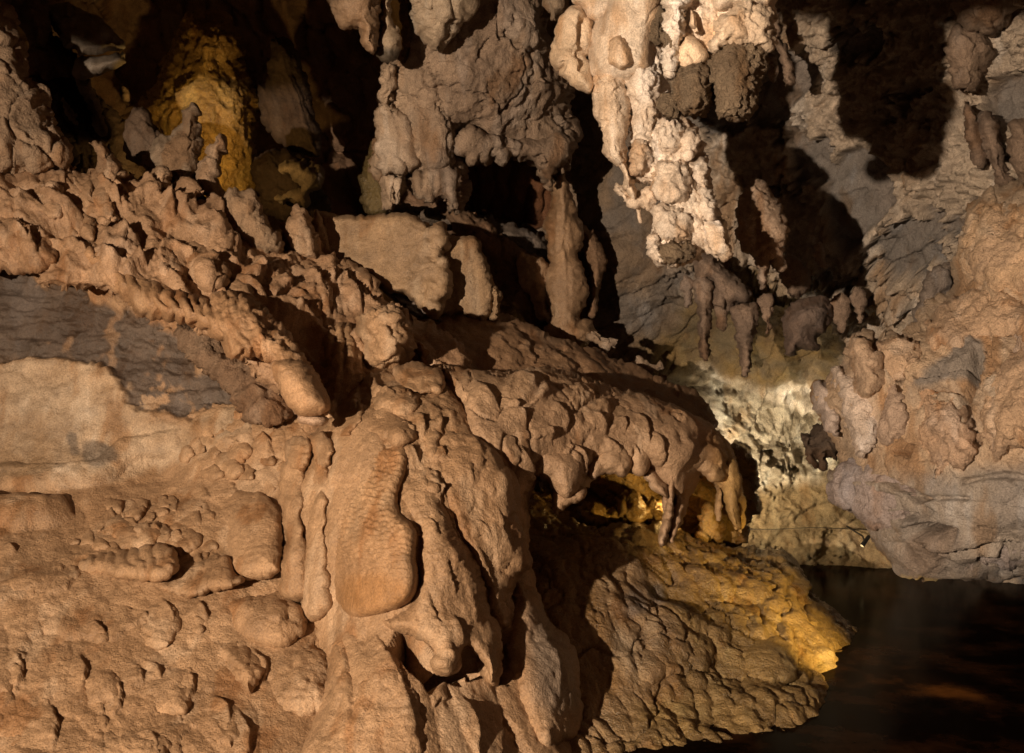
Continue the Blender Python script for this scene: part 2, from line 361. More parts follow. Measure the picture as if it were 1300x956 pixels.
def wall_relief(c):
    k = sstep(560, 760, c.x); a = np.where(k < 1)[0]; out = np.zeros(len(c.x))
    for sel, fn, wt in ((k < 1, wall_left_relief, 1 - k), (k > 0, wall_right_relief, k)):
        if sel.any():
            q = Ctx(); q.x, q.y, q.P = c.x[sel], c.y[sel], c.P[sel]; out[sel] += wt[sel] * fn(q)
    return out
def wall_right_relief(c):
    m = crust_mask(c) * sstep(820, 900, c.x)
    f1, f2, cid = worley2(c.x / 17 + 1.2 * fbm(c.P, 4, 3, 3), c.y / 13 + 1.2 * fbm(c.P, 4, 3, 4), 8)
    g1, g2, gid = worley2(c.x / 42 + 0.9 * fbm(c.P, 2, 3, 5), c.y / 30 + 0.9 * fbm(c.P, 2, 3, 6), 9)
    low = sstep(470, 520, c.y)
    r = 0.20 * fbm(c.P, 0.8, 4, 21, 0.55) + 0.05 * fbm(c.P, 3.2, 4, 22) + facets(c, -38, 70, 22, 0.035, 28) + 0.02 * (fbm(c.P, 8, 4, 29, 0.6, True) - 0.4)
    r = r + m * (0.05 + 0.11 * (1 - f1) * (0.1 + cid) + 0.15 * np.sqrt(np.clip(1 - g1 ** 2, 0, 1)) * (gid - 0.2) + 0.10 * (fbm(c.P, 5, 5, 23, 0.68, True) - 0.3) + 0.05 * (fbm(c.P, 12, 4, 24, 0.65, True) - 0.3)) * (1 - 0.7 * low)
    bright = poly_mask(c, [(900, 500), (960, 505), (1010, 505), (1060, 540), (1065, 600), (1010, 610), (955, 640), (930, 600)], 12, 14)
    r = r + bright * (0.12 * (fbm(c.P, 5, 5, 25, 0.65, True) - 0.4) + 0.05 * (1 - f1))
    ledge = poly_mask(c, [(780, 385), (900, 395), (1060, 400), (1060, 470), (980, 500), (860, 500), (780, 470)], 10, 14)
    r = r + ledge * (0.04 * np.abs(((c.P[:, 2] * 6 + 2.0 * fbm(c.P, 1.6, 3, 27)) % 1) - 0.5))
    return r
def wall_right_col(c):
    m = crust_mask(c) * sstep(820, 900, c.x)
    base = vary(c, (0.165, 0.147, 0.133), (0.20, 0.163, 0.138), 1.2, 0.7, 1)
    base = lerp(base, vary(c, (0.37, 0.30, 0.235), (0.47, 0.38, 0.29), 3.0, 0.6, 2), m)
    olive = poly_mask(c, [(770, 370), (860, 380), (910, 330), (960, 345), (1000, 380), (1060, 420), (1060, 490), (960, 510), (860, 500), (780, 470)], 20, 22)
    base = lerp(base, vary(c, (0.20, 0.125, 0.035), (0.13, 0.10, 0.055), 3, 0.8, 3), 0.8 * olive)  # ochre rock, with gold lamplight on the ledge put into the colour
    base = lerp(base, vary(c, (0.19, 0.14, 0.10), BROWN, 2, 0.5, 9), 1 - sstep(760, 860, c.x))
    strip = poly_mask(c, [(735, 130), (790, 130), (850, 330), (860, 420), (760, 430), (745, 300)], 16, 16)
    base = lerp(base, vary(c, (0.15, 0.125, 0.105), (0.20, 0.14, 0.09), 3, 0.8, 4), strip)
    bright = poly_mask(c, [(890, 480), (960, 500), (1020, 490), (1070, 530), (1075, 600), (1020, 625), (955, 660), (930, 600)], 14, 16)
    base = lerp(base, vary(c, (0.70, 0.62, 0.50), (0.17, 0.13, 0.08), 7, 0.8, 5), bright)
    sand = poly_mask(c, [(930, 640), (1010, 612), (1075, 600), (1130, 640), (1130, 730), (940, 745)], 12, 10)
    base = lerp(base, vary(c, (0.34, 0.25, 0.14), (0.26, 0.18, 0.09), 4, 0.6, 6), sand)
    return base
def wall_left_relief(c):
    return 0.35 * fbm(c.P, 0.55, 4, 31, 0.55, True) + 0.10 * fbm(c.P, 2.5, 4, 32) + facets(c, 80, 90, 40, 0.12, 33)
sheet('cave_wall_far', -520, 640, -260, 460, WALL, 3.0, wall_relief, lambda c: vary(c, (0.28, 0.175, 0.11), (0.36, 0.23, 0.15), 1.5, 0.6), 'crust', kind='structure')
sheet('cave_wall_right', 634, 1680, -260, 800, off(WALL, -0.01), 2.0, wall_relief, wall_right_col, 'crust', kind='structure')

def mesh_grid(name, x0, x1, y0, y1, step, zf, colr, mat, amp, seed, kind='structure'):
    xs = np.arange(x0, x1 + step, step); ys = np.arange(y0, y1 + step, step); X, Y = np.meshgrid(xs, ys); x, y = X.ravel(), Y.ravel()
    V = np.stack([x, y, zf(x, y)], 1); k = np.arange(len(x)).reshape(X.shape)
    Q = np.stack([k[:-1, :-1].ravel(), k[:-1, 1:].ravel(), k[1:, 1:].ravel(), k[1:, :-1].ravel()], 1)
    c = Ctx(); c.x, c.y, c.P = x, y, V
    V = V.copy(); V[:, 2] += amp * fbm(c.P, 0.7, 6, seed, 0.55)
    return finish(name, V, Q, vary(c, *colr), mat, None, kind=kind)
mesh_grid('cave_ceiling', -7, 9, 2.0, 12.5, 0.09, lambda x, y: 2.15 + 0.43 * y, (BROWN, MAUVE, 1.0, 0.6), 'crust', 0.5, 51)
mesh_grid('pool_bed', -7, 9, 0.5, 12, 0.07, lambda x, y: -0.38 + 0 * x, ((0.05, 0.022, 0.010), (0.13, 0.065, 0.03), 1.4, 0.9), 'crust', 0.42, 52)
wm = bpy.data.materials.new('pool_water'); wm.use_nodes = True; b = wm.node_tree.nodes['Principled BSDF']
b.inputs['Specular IOR Level'].default_value = 0.004; b.inputs['Roughness'].default_value = 0.15
g_ = wm.node_tree.nodes.new('ShaderNodeNewGeometry'); n_ = wm.node_tree.nodes.new('ShaderNodeTexNoise'); n_.inputs['Scale'].default_value = 2.2; n_.inputs['Detail'].default_value = 7; n_.inputs['Roughness'].default_value = 0.65
r_ = wm.node_tree.nodes.new('ShaderNodeValToRGB'); r_.color_ramp.elements[0].position = 0.46; r_.color_ramp.elements[0].color = (0.004, 0.0018, 0.001, 1); r_.color_ramp.elements[1].position = 0.68; r_.color_ramp.elements[1].color = (0.042, 0.017, 0.007, 1)
for p_, q_ in ((g_.outputs['Position'], n_.inputs['Vector']), (n_.outputs['Fac'], r_.inputs[0]), (r_.outputs[0], b.inputs['Base Color'])): wm.node_tree.links.new(p_, q_)
nz = wm.node_tree.nodes.new('ShaderNodeTexNoise'); nz.inputs['Scale'].default_value = 5; bp = wm.node_tree.nodes.new('ShaderNodeBump'); bp.inputs['Strength'].default_value = 0.04; bp.inputs['Distance'].default_value = 0.02
wm.node_tree.links.new(nz.outputs['Fac'], bp.inputs['Height']); wm.node_tree.links.new(bp.outputs[0], b.inputs['Normal'])
def plain(name, V, Q, mat, **t):
    V = np.array(V, float); return finish(name, V, np.array(Q), np.full((len(V), 3), 0.5), mat, t.pop('parent', None), **t)
plain('pool_water', [(-7, 0.5, 0), (9, 0.5, 0), (9, 12, 0), (-7, 12, 0)], [(0, 1, 2, 3)], wm, kind='structure')

# ================================================================== left: terrace of flowstone with the bare grey wall above it
TER = Field([(-350, 1060, 3.9), (-350, 700, 5.2), (-350, 300, 6.2), (0, 1060, 3.9), (300, 1060, 3.9), (650, 1060, 4.2), (0, 960, 4.25), (300, 960, 4.25), (600, 960, 4.5), (0, 860, 4.6), (300, 860, 4.6), (560, 860, 5.0), (0, 760, 5.0), (300, 760, 4.98), (560, 740, 5.4),
    (0, 680, 5.4), (200, 665, 5.45), (380, 680, 5.3), (0, 610, 6.0), (200, 600, 6.05), (400, 560, 5.8), (0, 560, 6.1), (0, 500, 6.2), (200, 520, 6.1), (400, 480, 6.1), (0, 400, 6.35), (200, 420, 6.3), (0, 320, 6.5), (120, 330, 6.4), (560, 560, 6.2), (400, 340, 7.0), (560, 330, 7.4)])
GREYP = [(-400, 300), (0, 334), (34, 348), (61, 362), (119, 378), (142, 389), (169, 392), (190, 406), (217, 419), (244, 450), (271, 463), (300, 483), (300, 503), (285, 512), (244, 517), (203, 527), (190, 524), (163, 504), (152, 480), (135, 463), (85, 460), (41, 463), (0, 456), (-400, 450)]
def lower(c): return sstep(625, 668, c.y + 14 * fbm(c.P, 2, 2, 88))
TER_L = [[(203, 758), (220, 778), (223, 800), (213, 819)], [(183, 777), (196, 790)], [(223, 668), (234, 689), (227, 704)], [(300, 640), (312, 665), (316, 700)], [(60, 760), (84, 750), (98, 730)], [(120, 790), (134, 806), (128, 824)], [(250, 760), (262, 776), (258, 796)], [(318, 822), (338, 846), (326, 872)], [(240, 846), (246, 868), (236, 900)], [(200, 842), (206, 870)], [(180, 846), (184, 874)], [(20, 830), (30, 856), (14, 884)], [(100, 830), (110, 856), (104, 884)], [(150, 860), (154, 890), (140, 915)], [(270, 880), (290, 900), (288, 940)], [(60, 890), (74, 920), (66, 960)], [(330, 545), (344, 562), (338, 584)], [(300, 560), (312, 576)], [(360, 570), (372, 590), (366, 610)], [(140, 645), (150, 660)], [(168, 655), (178, 672)], [(196, 660), (204, 680)], [(250, 700), (262, 722), (258, 746)], [(276, 706), (286, 730)], [(10, 690), (24, 706)], [(300, 900), (316, 935), (312, 980)], [(190, 930), (204, 960), (196, 1000)]]
def ter_relief(c):
    lo = lower(c)
    cells = flow_cells(c, 60, 90, 64, 0.026, 101, 0.6, 0.3, drop=0.15) + flow_cells(c, 70, 26, 18, 0.014, 102, 0.6, 0.3, patchy=0.25, drop=0.25)
    steps = 0.05 * fbm(c.P, 1.5, 4, 103)
    g = poly_mask(c, GREYP, 5, 20, 3.2, 2)
    up = (1 - lo) * (0.05 * fbm(c.P, 1.6, 5, 104) + 0.016 * fbm(c.P, 9, 3, 105))
    peel = poly_mask(c, [(0, 470), (60, 490), (150, 470), (200, 530), (290, 515), (330, 545), (240, 580), (100, 600), (-10, 600), (-200, 600), (-200, 470)], 4, 10, 4, 3)
    right = sstep(215, 300, c.x) * (1 - lo) * flow_cells(c, 60, 34, 24, 0.04, 106, 0.5)
    ledge = stroke(c, [(-120, 648), (0, 655), (60, 652), (90, 640)], 17, 0.10) + stroke(c, [(-60, 600), (40, 608), (120, 600), (170, 570), (230, 560)], 16, 0.05)
    return scarps(c, TER_L, 34, 0.026) - 0.005 + lo * (cells + steps + flow_lines(c, 0.008, 110) + gours(c, 0.035, 0.004, 107)) + up + g * (-0.055 + 0.035 * (fbm(c.P, 6, 4, 108, 0.6, True, st=(0.7, 1, 1.8)) - 0.4)) + 0.012 * peel + right + ledge + 0.006 * fbm(c.P, 16, 3, 109)
def ter_col(c):
    base = vary(c, TAN, TAN2, 1.6, 0.6, 11)
    pale = poly_mask(c, [(-300, 455), (0, 458), (90, 455), (150, 470), (200, 530), (290, 510), (320, 540), (230, 580), (130, 610), (-10, 620), (-300, 620)], 10, 18, 3, 5)
    base = lerp(base, vary(c, (0.41, 0.30, 0.20), (0.25, 0.16, 0.088), 2.6, 0.9, 12), pale)
    g = poly_mask(c, GREYP, 2.5, 20, 3.2, 2)
    fl = sstep(0.13, 0.19, fbm(c.P, 5, 5, 13, 0.65)) * sstep(430, 500, c.y) + sstep(0.055, 0.02, np.abs(fbm(c.P, 1.3, 5, 17, 0.6))) * sstep(0.0, 0.1, fbm(c.P, 6, 3, 18)) * 0.6; fl = np.clip(fl, 0, 1)
    base = lerp(base, vary(c, (0.108, 0.078, 0.058), (0.075, 0.053, 0.04), 3.0, 0.9, 14), g * (1 - 0.85 * fl))
    st = poly_mask(c, [(100, 565), (132, 560), (150, 590), (130, 605), (112, 600)], 4, 9, 6, 7) + poly_mask(c, [(85, 555), (98, 552), (102, 580), (92, 582)], 3, 4, 6, 8)
    return lerp(base, (0.13, 0.10, 0.075), np.clip(st, 0, 1) * 0.8)
ter = thing('flowstone_terrace', 'tan flowstone terrace of rounded lobes below a bare grey rock wall, filling the lower left', 'flowstone', P3(150, 900, 4.6))
blob('terrace_body', [(-380, 290), (-100, 300), (60, 312), (160, 330), (300, 400), (420, 480), (500, 520), (580, 600), (630, 720), (640, 900), (640, 1060), (200, 1064), (-380, 1060)], TER, 0.03, 20, 0.6, relief=ter_relief, col=ter_col, parent=ter)
def lobe_relief(a=1.0, s=0, ang=90):
    return lambda c: a * (flow_cells(c, ang, 34, 19, 0.014, 120 + s, 0.6, patchy=0.25) + 0.035 * fbm(c.P, 3.0, 4, 121 + s) + gours(c, 0.028, 0.005, 122 + s) + flow_lines(c, 0.010, 124 + s) + 0.004 * fbm(c.P, 28, 2, 123))
TK = np.array((0.84, 0.78, 0.76))
tanc = lambda s=0, a=TAN, b=TAN2: (lambda c: vary(c, a if a is TAN else np.array(a) * TK, b if b is TAN2 else np.array(b) * TK, 2.0, 0.6, s))
def tl(name, pts, thick, R, sink=0.03, s=0, rel=1.0, **k):
    return blob(name, pts, off(TER, sink), thick, R, parent=ter, relief=k.pop('relief', lobe_relief(rel, s)), col=k.pop('col', tanc(s)), tilt=k.pop('tilt', (0.09, 0.04)), **k)
tl('egg_lobe', [(278, 640), (298, 622), (328, 622), (349, 638), (357, 662), (359, 719), (349, 729), (318, 734), (295, 726), (286, 685), (279, 658)], 0.17, 34, 0.0, 1, 0.8)
ribs = lambda wl, amp, ang, s: (lambda c: flutes(c, ang, wl, amp, s, 2.2) + 0.04 * fbm(c.P, 4, 4, s) + 0.05 * fbm(c.P, 2, 3, s + 1) + 0.005 * fbm(c.P, 25, 2, s))
tl('shelf_roll', [(100, 714), (112, 706), (142, 701), (169, 704), (196, 696), (217, 697), (225, 712), (221, 728), (196, 735), (162, 732), (135, 728), (108, 727)], 0.13, 13, 0.0, 2, relief=ribs(15, 0.014, 80, 131))
tl('shelf_roll', [(222, 722), (236, 709), (270, 704), (290, 706), (297, 727), (310, 735), (298, 748), (271, 750), (244, 760), (220, 757), (203, 752), (198, 738)], 0.12, 16, 0.0, 3, relief=ribs(17, 0.012, 100, 132))
for i, (q, th, R) in enumerate([([(-40, 722), (0, 716), (51, 707), (98, 717), (98, 740), (68, 755), (41, 765), (7, 762), (-40, 764)], 0.14, 20), ([(155, 790), (164, 766), (180, 757), (203, 760), (222, 778), (225, 800), (216, 822), (190, 828), (165, 818)], 0.15, 30),
        ([(222, 772), (240, 768), (262, 782), (258, 800), (240, 812), (226, 806)], 0.10, 18), (ell(116, 803, 19, 17), 0.09, 18), ([(276, 757), (295, 746), (325, 744), (360, 752), (383, 766), (391, 787), (380, 809), (339, 820), (300, 800), (278, 776)], 0.19, 24),
        ([(246, 812), (270, 799), (296, 808), (318, 820), (340, 846), (325, 868), (316, 880), (290, 862), (262, 838)], 0.17, 26), ([(330, 860), (350, 826), (378, 808), (400, 806), (420, 830), (424, 860), (420, 900), (360, 910), (334, 890)], 0.17, 28),
        ([(150, 872), (172, 842), (205, 838), (240, 842), (246, 868), (236, 905), (190, 912), (160, 900)], 0.12, 24), ([(230, 880), (260, 868), (290, 880), (312, 905), (300, 950), (250, 950), (228, 915)], 0.13, 26),
        ([(40, 840), (80, 812), (120, 830), (150, 850), (150, 890), (90, 905), (45, 890)], 0.12, 36), ([(-60, 850), (-20, 822), (16, 828), (28, 856), (10, 884), (-40, 890)], 0.14, 26), ([(70, 915), (130, 900), (200, 915), (215, 960), (150, 1000), (70, 980)], 0.14, 34),
        ([(330, 930), (380, 905), (430, 915), (450, 960), (400, 1000), (330, 985)], 0.15, 34), ([(-40, 920), (20, 900), (60, 930), (50, 985), (-30, 985)], 0.13, 34), ([(40, 790), (75, 772), (108, 780), (104, 800), (70, 816), (42, 812)], 0.08, 20),
        ([(225, 955), (280, 945), (330, 965), (320, 1010), (240, 1010)], 0.13, 30)]):
    tl('lobe', q, th, R * 1.8, 0.08, 10 + i, 1.3, rag=(2.2, 18), tilt=(0.075, 0.045))
rng = np.random.RandomState(4)
spots_ = [(20, 640, 16), (48, 640, 14), (76, 637, 12), (14, 652, 10), (62, 648, 9), (140, 640, 11), (152, 650, 9), (165, 646, 13), (176, 641, 9), (205, 637, 9), (216, 640, 8), (203, 648, 7), (118, 665, 10), (135, 670, 12), (152, 672, 16), (172, 682, 19), (196, 676, 13),
          (214, 686, 12), (231, 690, 16), (226, 672, 12), (124, 690, 13), (141, 697, 9), (108, 682, 9), (240, 660, 12), (252, 672, 13), (262, 690, 12), (184, 656, 8), (245, 640, 8), (262, 655, 9), (186, 700, 9), (255, 705, 9), (90, 690, 8), (236, 576, 9), (250, 566, 11), (268, 572, 12), (285, 560, 9), (270, 550, 11), (292, 540, 12), (300, 575, 13), (325, 548, 15),
          (345, 560, 17), (372, 552, 16), (335, 582, 14), (358, 590, 15), (310, 600, 12), (392, 580, 14), (378, 590, 10), (288, 590, 12), (268, 600, 10), (400, 558, 12), (415, 575, 12), (300, 525, 10), (320, 528, 12), (258, 545, 8), (12, 770, 10), (30, 775, 8), (100, 752, 8), (342, 612, 10)]
for i, (x, y, r) in enumerate(spots_):
    r *= 1.15; tl('nodule', ell(x, y, r * rng.uniform(0.9, 1.5), r * rng.uniform(0.7, 1.0), rng.uniform(-30, 40)), r / F * 5.5 * rng.uniform(0.6, 1.0), r * 1.0, 0.008, 30 + i, 0.9, tilt=(0.03, 0.012), rag=(2.4, 9))

# fluted drapery ridge over the grey wall
RID = Field([(119, 321, 6.05), (146, 360, 6.0), (210, 385, 5.85), (281, 410, 5.65), (340, 440, 5.45), (390, 500, 5.25), (420, 521, 5.25), (288, 378, 5.8), (383, 450, 5.4), (100, 300, 6.2)])
rid = thing('fluted_drapery_ridge', 'tan fluted rib of dripstone sloping down to a rounded snout over the grey wall', 'dripstone', P3(300, 440, 5.6))
def rid_relief(c):
    top = sstep(0, 1, 0.5 + ((c.x - 119) * 0.56 - (c.y - 318)) / 36.0)                  # crumbly crest along its upper edge
    return (1 - 0.5 * top) * flutes(c, 68, 12, 0.042, 141, 2.4) * (0.55 + 0.9 * sstep(-0.3, 0.3, fbm(c.P, 3, 3, 145))) * (1 - 0.65 * sstep(335, 360, c.x)) + top * (0.035 * (fbm(c.P, 9, 4, 142, 0.62, True) - 0.3)) + 0.04 * fbm(c.P, 2.5, 3, 143) + 0.006 * fbm(c.P, 30, 2, 144)
blob('rib', [(96, 312), (119, 316), (135, 322), (149, 336), (169, 345), (210, 362), (244, 373), (264, 380), (288, 374), (325, 387), (345, 404), (372, 428), (383, 450), (396, 470), (413, 497), (421, 519), (406, 530), (386, 528), (368, 519), (357, 504), (350, 482), (342, 462), (322, 456), (295, 455), (281, 436), (254, 418), (237, 411), (210, 406), (190, 404), (169, 388), (146, 370), (138, 358), (120, 340)],
     RID, 0.26, 24, 0.5, relief=rid_relief, parent=rid, rag=(1.6, 8), col=tanc(15, (0.42, 0.265, 0.145), TAN2))
blob('snout', [(345, 458), (362, 450), (386, 458), (398, 474), (414, 498), (420, 519), (404, 527), (384, 526), (366, 514), (356, 495), (346, 476)], off(RID, -0.20), 0.19, 26, 0.35, relief=lambda c: 0.05 * fbm(c.P, 3, 4, 146) + gours(c, 0.03, 0.006, 147), parent=rid, col=tanc(16, (0.44, 0.285, 0.16)))
blob('tongue', [(384, 524), (404, 524), (414, 530), (411, 540), (396, 541), (380, 533)], off(RID, -0.10), 0.08, 9, relief=lambda c: 0.02 * fbm(c.P, 8, 3, 148), parent=rid, col=tanc(17, PALE, TAN))
blob('crumbly_apron', [(225, 415), (262, 420), (284, 440), (300, 458), (330, 462), (345, 480), (355, 505), (366, 530), (340, 540), (310, 520), (290, 490), (262, 466), (236, 440)], off(TER, -0.10), 0.12, 26, relief=lambda c: 0.06 * fbm(c.P, 7, 5, 149, 0.6, True) + 0.02 * fbm(c.P, 25, 2, 2), parent=rid, col=tanc(18, (0.27, 0.195, 0.13), BROWN), mat='crust')

# ================================================================== left: slope of broken rock
RUB = Field([(-350, 100, 6.4), (-350, 340, 6.0), (0, 335, 6.1), (0, 210, 6.5), (90, 205, 6.6), (60, 280, 6.3), (150, 300, 6.2), (150, 220, 6.7), (220, 235, 6.8), (220, 320, 6.2), (300, 330, 6.35), (300, 400, 6.0), (380, 330, 6.8), (400, 400, 6.4), (440, 470, 5.95), (440, 350, 6.9), (500, 400, 6.6), (560, 450, 6.5), (420, 540, 5.95), (500, 520, 6.1)])
RUB_L = [[(123, 210), (133, 228), (148, 245), (153, 267)], [(48, 233), (70, 245), (95, 258), (113, 272)], [(28, 235), (45, 255), (65, 270), (75, 287)], [(131, 311), (143, 326), (163, 336)], [(208, 245), (218, 265), (223, 282)], [(228, 230), (241, 255), (251, 277)], [(261, 255), (279, 275), (296, 302)], [(176, 321), (188, 338)], [(206, 336), (226, 356), (241, 376), (261, 391)], [(251, 331), (276, 356), (296, 368)], [(271, 270), (295, 294), (315, 320)], [(325, 328), (340, 350)], [(383, 341), (413, 378), (420, 408)], [(332, 375), (372, 395), (400, 411)], [(416, 345), (427, 367)], [(257, 324), (281, 348), (295, 360)],
    [(10, 280), (35, 300), (50, 330)], [(80, 290), (105, 310), (118, 336)], [(150, 282), (170, 300), (182, 318)], [(300, 345), (325, 366), (345, 392)], [(430, 345), (452, 372), (462, 398)], [(355, 350), (372, 372)], [(440, 420), (462, 436), (468, 460)], [(490, 388), (515, 405), (530, 428)], [(180, 225), (196, 240), (204, 262)], [(-60, 250), (-20, 280), (0, 310)]]
def rub_relief(c):
    k = sstep(-0.25, 0.15, fbm(c.P, 1.4, 3, 156))
    u = (c.x * 0.80 + c.y * 0.60) / 100; v = (-c.x * 0.60 + c.y * 0.80) / 34; wv = fbm(c.P, 1.8, 4, 158, 0.55)
    rd = 1 - 2.2 * np.abs(perlin(u + wv, v + 1.6 * wv, 0.3, 153)); cr = sstep(0.35, 0.9, rd)
    return scarps(c, RUB_L, 44, 0.085) - 0.025 + 0.055 * (rd - 0.45) + facets(c, 52, 70, 40, 0.018, 151, 0.3, 1.3) * k + 0.10 * fbm(c.P, 1.4, 4, 159) + (0.008 + 0.030 * cr) * (fbm(c.P, 7, 5, 154, 0.62, True) - 0.4) + (1 - cr) * flutes(c, 66, 10, 0.010, 157, 1.8) + 0.006 * fbm(c.P, 34, 2, 155)
rub = thing('broken_rock_slope', 'steep brown slope of jagged broken rock behind the fluted rib, upper left', 'rock slope', P3(200, 330, 6.4))
blob('slope_body', [(-380, 120), (-100, 140), (0, 190), (50, 205), (86, 198), (112, 214), (122, 204), (140, 210), (157, 212), (183, 218), (203, 213), (216, 222), (218, 236), (236, 234), (247, 257), (270, 262), (290, 270), (330, 300), (360, 308), (395, 300), (430, 330), (470, 350), (500, 375), (540, 395), (570, 420), (590, 450), (590, 480), (540, 540), (440, 580), (400, 550), (340, 490), (250, 420), (140, 375), (60, 365), (0, 340), (-380, 330)],
     RUB, 0.22, 34, 0.6, relief=rub_relief, parent=rub, rag=(3.5, 10), col=tanc(21, (0.43, 0.285, 0.17), (0.31, 0.20, 0.12)), mat='flow')
jag = lambda s, a=1.0: (lambda c: a * (0.07 * fbm(c.P, 2.4, 5, 160 + s, 0.55) + facets(c, 62, 28, 18, 0.040, 161 + s, 0.3, 1.3) + flutes(c, 72, 8, 0.006, 164 + s, 1.5) + 0.03 * (fbm(c.P, 11, 4, 162 + s, 0.6, True) - 0.4)))
for i, (q, dz, th, R) in enumerate([([(-60, 262), (0, 256), (35, 275), (60, 300), (72, 330), (40, 346), (0, 336), (-60, 330)], -0.16, 0.2, 26), ([(28, 232), (50, 228), (70, 250), (78, 272), (60, 275), (40, 258)], -0.22, 0.12, 13), ([(82, 212), (110, 214), (132, 232), (150, 258), (150, 282), (125, 286), (95, 262), (80, 236)], -0.18, 0.16, 20),
        ([(95, 275), (108, 270), (120, 290), (118, 305), (104, 300)], -0.22, 0.1, 9), ([(122, 298), (150, 294), (172, 308), (168, 330), (140, 338), (122, 322)], -0.20, 0.14, 16), ([(170, 300), (205, 306), (222, 330), (232, 352), (205, 352), (178, 332)], -0.20, 0.15, 16), ([(245, 262), (262, 268), (285, 298), (296, 318), (280, 322), (258, 296)], -0.18, 0.13, 11),
        ([(225, 310), (246, 304), (270, 330), (282, 362), (262, 366), (238, 340)], -0.22, 0.14, 14), ([(292, 322), (315, 318), (330, 338), (326, 356), (304, 352)], -0.20, 0.13, 13), ([(338, 336), (358, 336), (362, 356), (350, 372), (336, 360)], -0.22, 0.12, 12), ([(356, 340), (378, 344), (398, 366), (398, 382), (376, 380), (358, 362)], -0.22, 0.13, 13),
        ([(398, 362), (412, 372), (416, 392), (404, 396), (394, 382)], -0.2, 0.1, 9), ([(350, 378), (364, 378), (366, 392), (354, 394)], -0.22, 0.09, 7), ([(376, 394), (392, 386), (404, 402), (398, 414), (382, 408)], -0.2, 0.09, 8), ([(420, 330), (450, 336), (478, 356), (470, 376), (438, 372), (420, 352)], -0.16, 0.13, 16), ([(462, 350), (478, 356), (486, 372), (476, 382), (464, 372)], -0.22, 0.1, 9),
        ([(420, 400), (452, 400), (470, 424), (462, 452), (438, 452), (420, 430)], -0.10, 0.12, 16), ([(280, 340), (300, 352), (318, 376), (308, 384), (288, 368)], -0.24, 0.1, 9), ([(322, 358), (340, 372), (362, 398), (380, 420), (368, 420), (340, 396)], -0.2, 0.09, 8), ([(180, 232), (205, 226), (220, 240), (224, 268), (206, 280), (184, 262)], -0.16, 0.14, 14)]):
    blob('rock_chunk', q, off(RUB, dz + 0.12), th, R * 1.6, 0.35, parent=rub, relief=(lambda c, i=i: jag(i * 3, 0.5)(c) + 0.5 * scarps(c, RUB_L, 30, 0.12)), rag=(1.8, 9), tilt=(0.07, 0.03), col=tanc(22 + i, (0.43, 0.285, 0.17), (0.31, 0.205, 0.12)), mat='flow', pw=1.6)
# knobbly boss and fluted bank above the mound
blob('knob_bank', [(415, 420), (455, 425), (462, 470), (470, 500), (455, 530), (425, 545), (410, 520), (420, 470)], off(RUB, -0.12), 0.14, 20, 0.4, parent=rub, relief=lambda c: flutes(c, 95, 11, 0.035, 171) + 0.05 * fbm(c.P, 5, 4, 172, 0.6, True), col=tanc(40))

def rock(name, label, cat, pts, d, th, R, back=0.5, col=None, relief=None, mat='crust', rag=(1.6, 8), group=None, pw=1.6, s=0, step=1.9):
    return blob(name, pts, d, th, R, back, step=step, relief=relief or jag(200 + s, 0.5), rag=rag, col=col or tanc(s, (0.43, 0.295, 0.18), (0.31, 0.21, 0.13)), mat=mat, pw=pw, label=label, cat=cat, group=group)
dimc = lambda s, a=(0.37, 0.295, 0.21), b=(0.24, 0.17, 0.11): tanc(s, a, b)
G1 = 'rock pinnacles along the top of the broken slope'
rock('rock_pinnacle', 'blunt brown rock pinnacle with a hooked top at the left of the slope crest', 'rock pinnacle', [(112, 181), (118, 179), (135, 185), (146, 200), (157, 213), (159, 232), (152, 255), (135, 262), (118, 240), (122, 213), (123, 196)], 6.55, 0.16, 14, 0.4, s=1, group=G1)
rock('rock_pinnacle', 'rounded grey-brown pinnacle standing in front of the golden dome', 'rock pinnacle', [(180, 196), (196, 178), (210, 170), (227, 161), (234, 142), (244, 135), (252, 146), (256, 169), (258, 193), (254, 212), (248, 240), (222, 240), (188, 216), (178, 204)], 7.15, 0.2, 20, 0.4, s=2, group=G1, col=dimc(2))
rock('rock_pinnacle', 'dark stubby pinnacle at the lower left of the golden dome', 'rock pinnacle', [(155, 178), (164, 152), (170, 139), (183, 139), (196, 157), (206, 170), (200, 200), (182, 212), (160, 198)], 7.5, 0.15, 14, 0.4, s=3, group=G1, col=dimc(3, (0.17, 0.12, 0.08), BROWN))
rock('rock_pinnacle', 'slim upright pinnacle in front of the right foot of the golden dome', 'rock pinnacle', [(245, 222), (252, 208), (262, 190), (268, 173), (276, 169), (286, 171), (284, 196), (279, 217), (283, 240), (292, 262), (275, 275), (262, 250)], 6.95, 0.14, 12, 0.35, s=4, group=G1)
rock('rock_pinnacle', 'broad leaning slab-like pinnacle right of the slim one', 'rock pinnacle', [(279, 258), (290, 243), (297, 237), (307, 245), (322, 243), (326, 261), (340, 282), (356, 306), (354, 322), (318, 322), (296, 300), (280, 276)], 6.6, 0.16, 16, 0.4, s=5, group=G1, col=dimc(5, (0.40, 0.30, 0.20), TAN2))
rock('rock_pinnacle', 'small pyramid-shaped pinnacle left of the big flat slab', 'rock pinnacle', [(355, 294), (369, 274), (384, 265), (396, 281), (404, 305), (408, 332), (372, 332)], 6.85, 0.15, 14, 0.4, s=6, group=G1)
rock('rock_pinnacle', 'little knob of rock on the crest below the dark stubby pinnacle', 'rock pinnacle', [(192, 228), (197, 214), (205, 210), (214, 218), (216, 234), (206, 242), (195, 238)], 6.6, 0.1, 9, 0.3, s=7, group=G1)

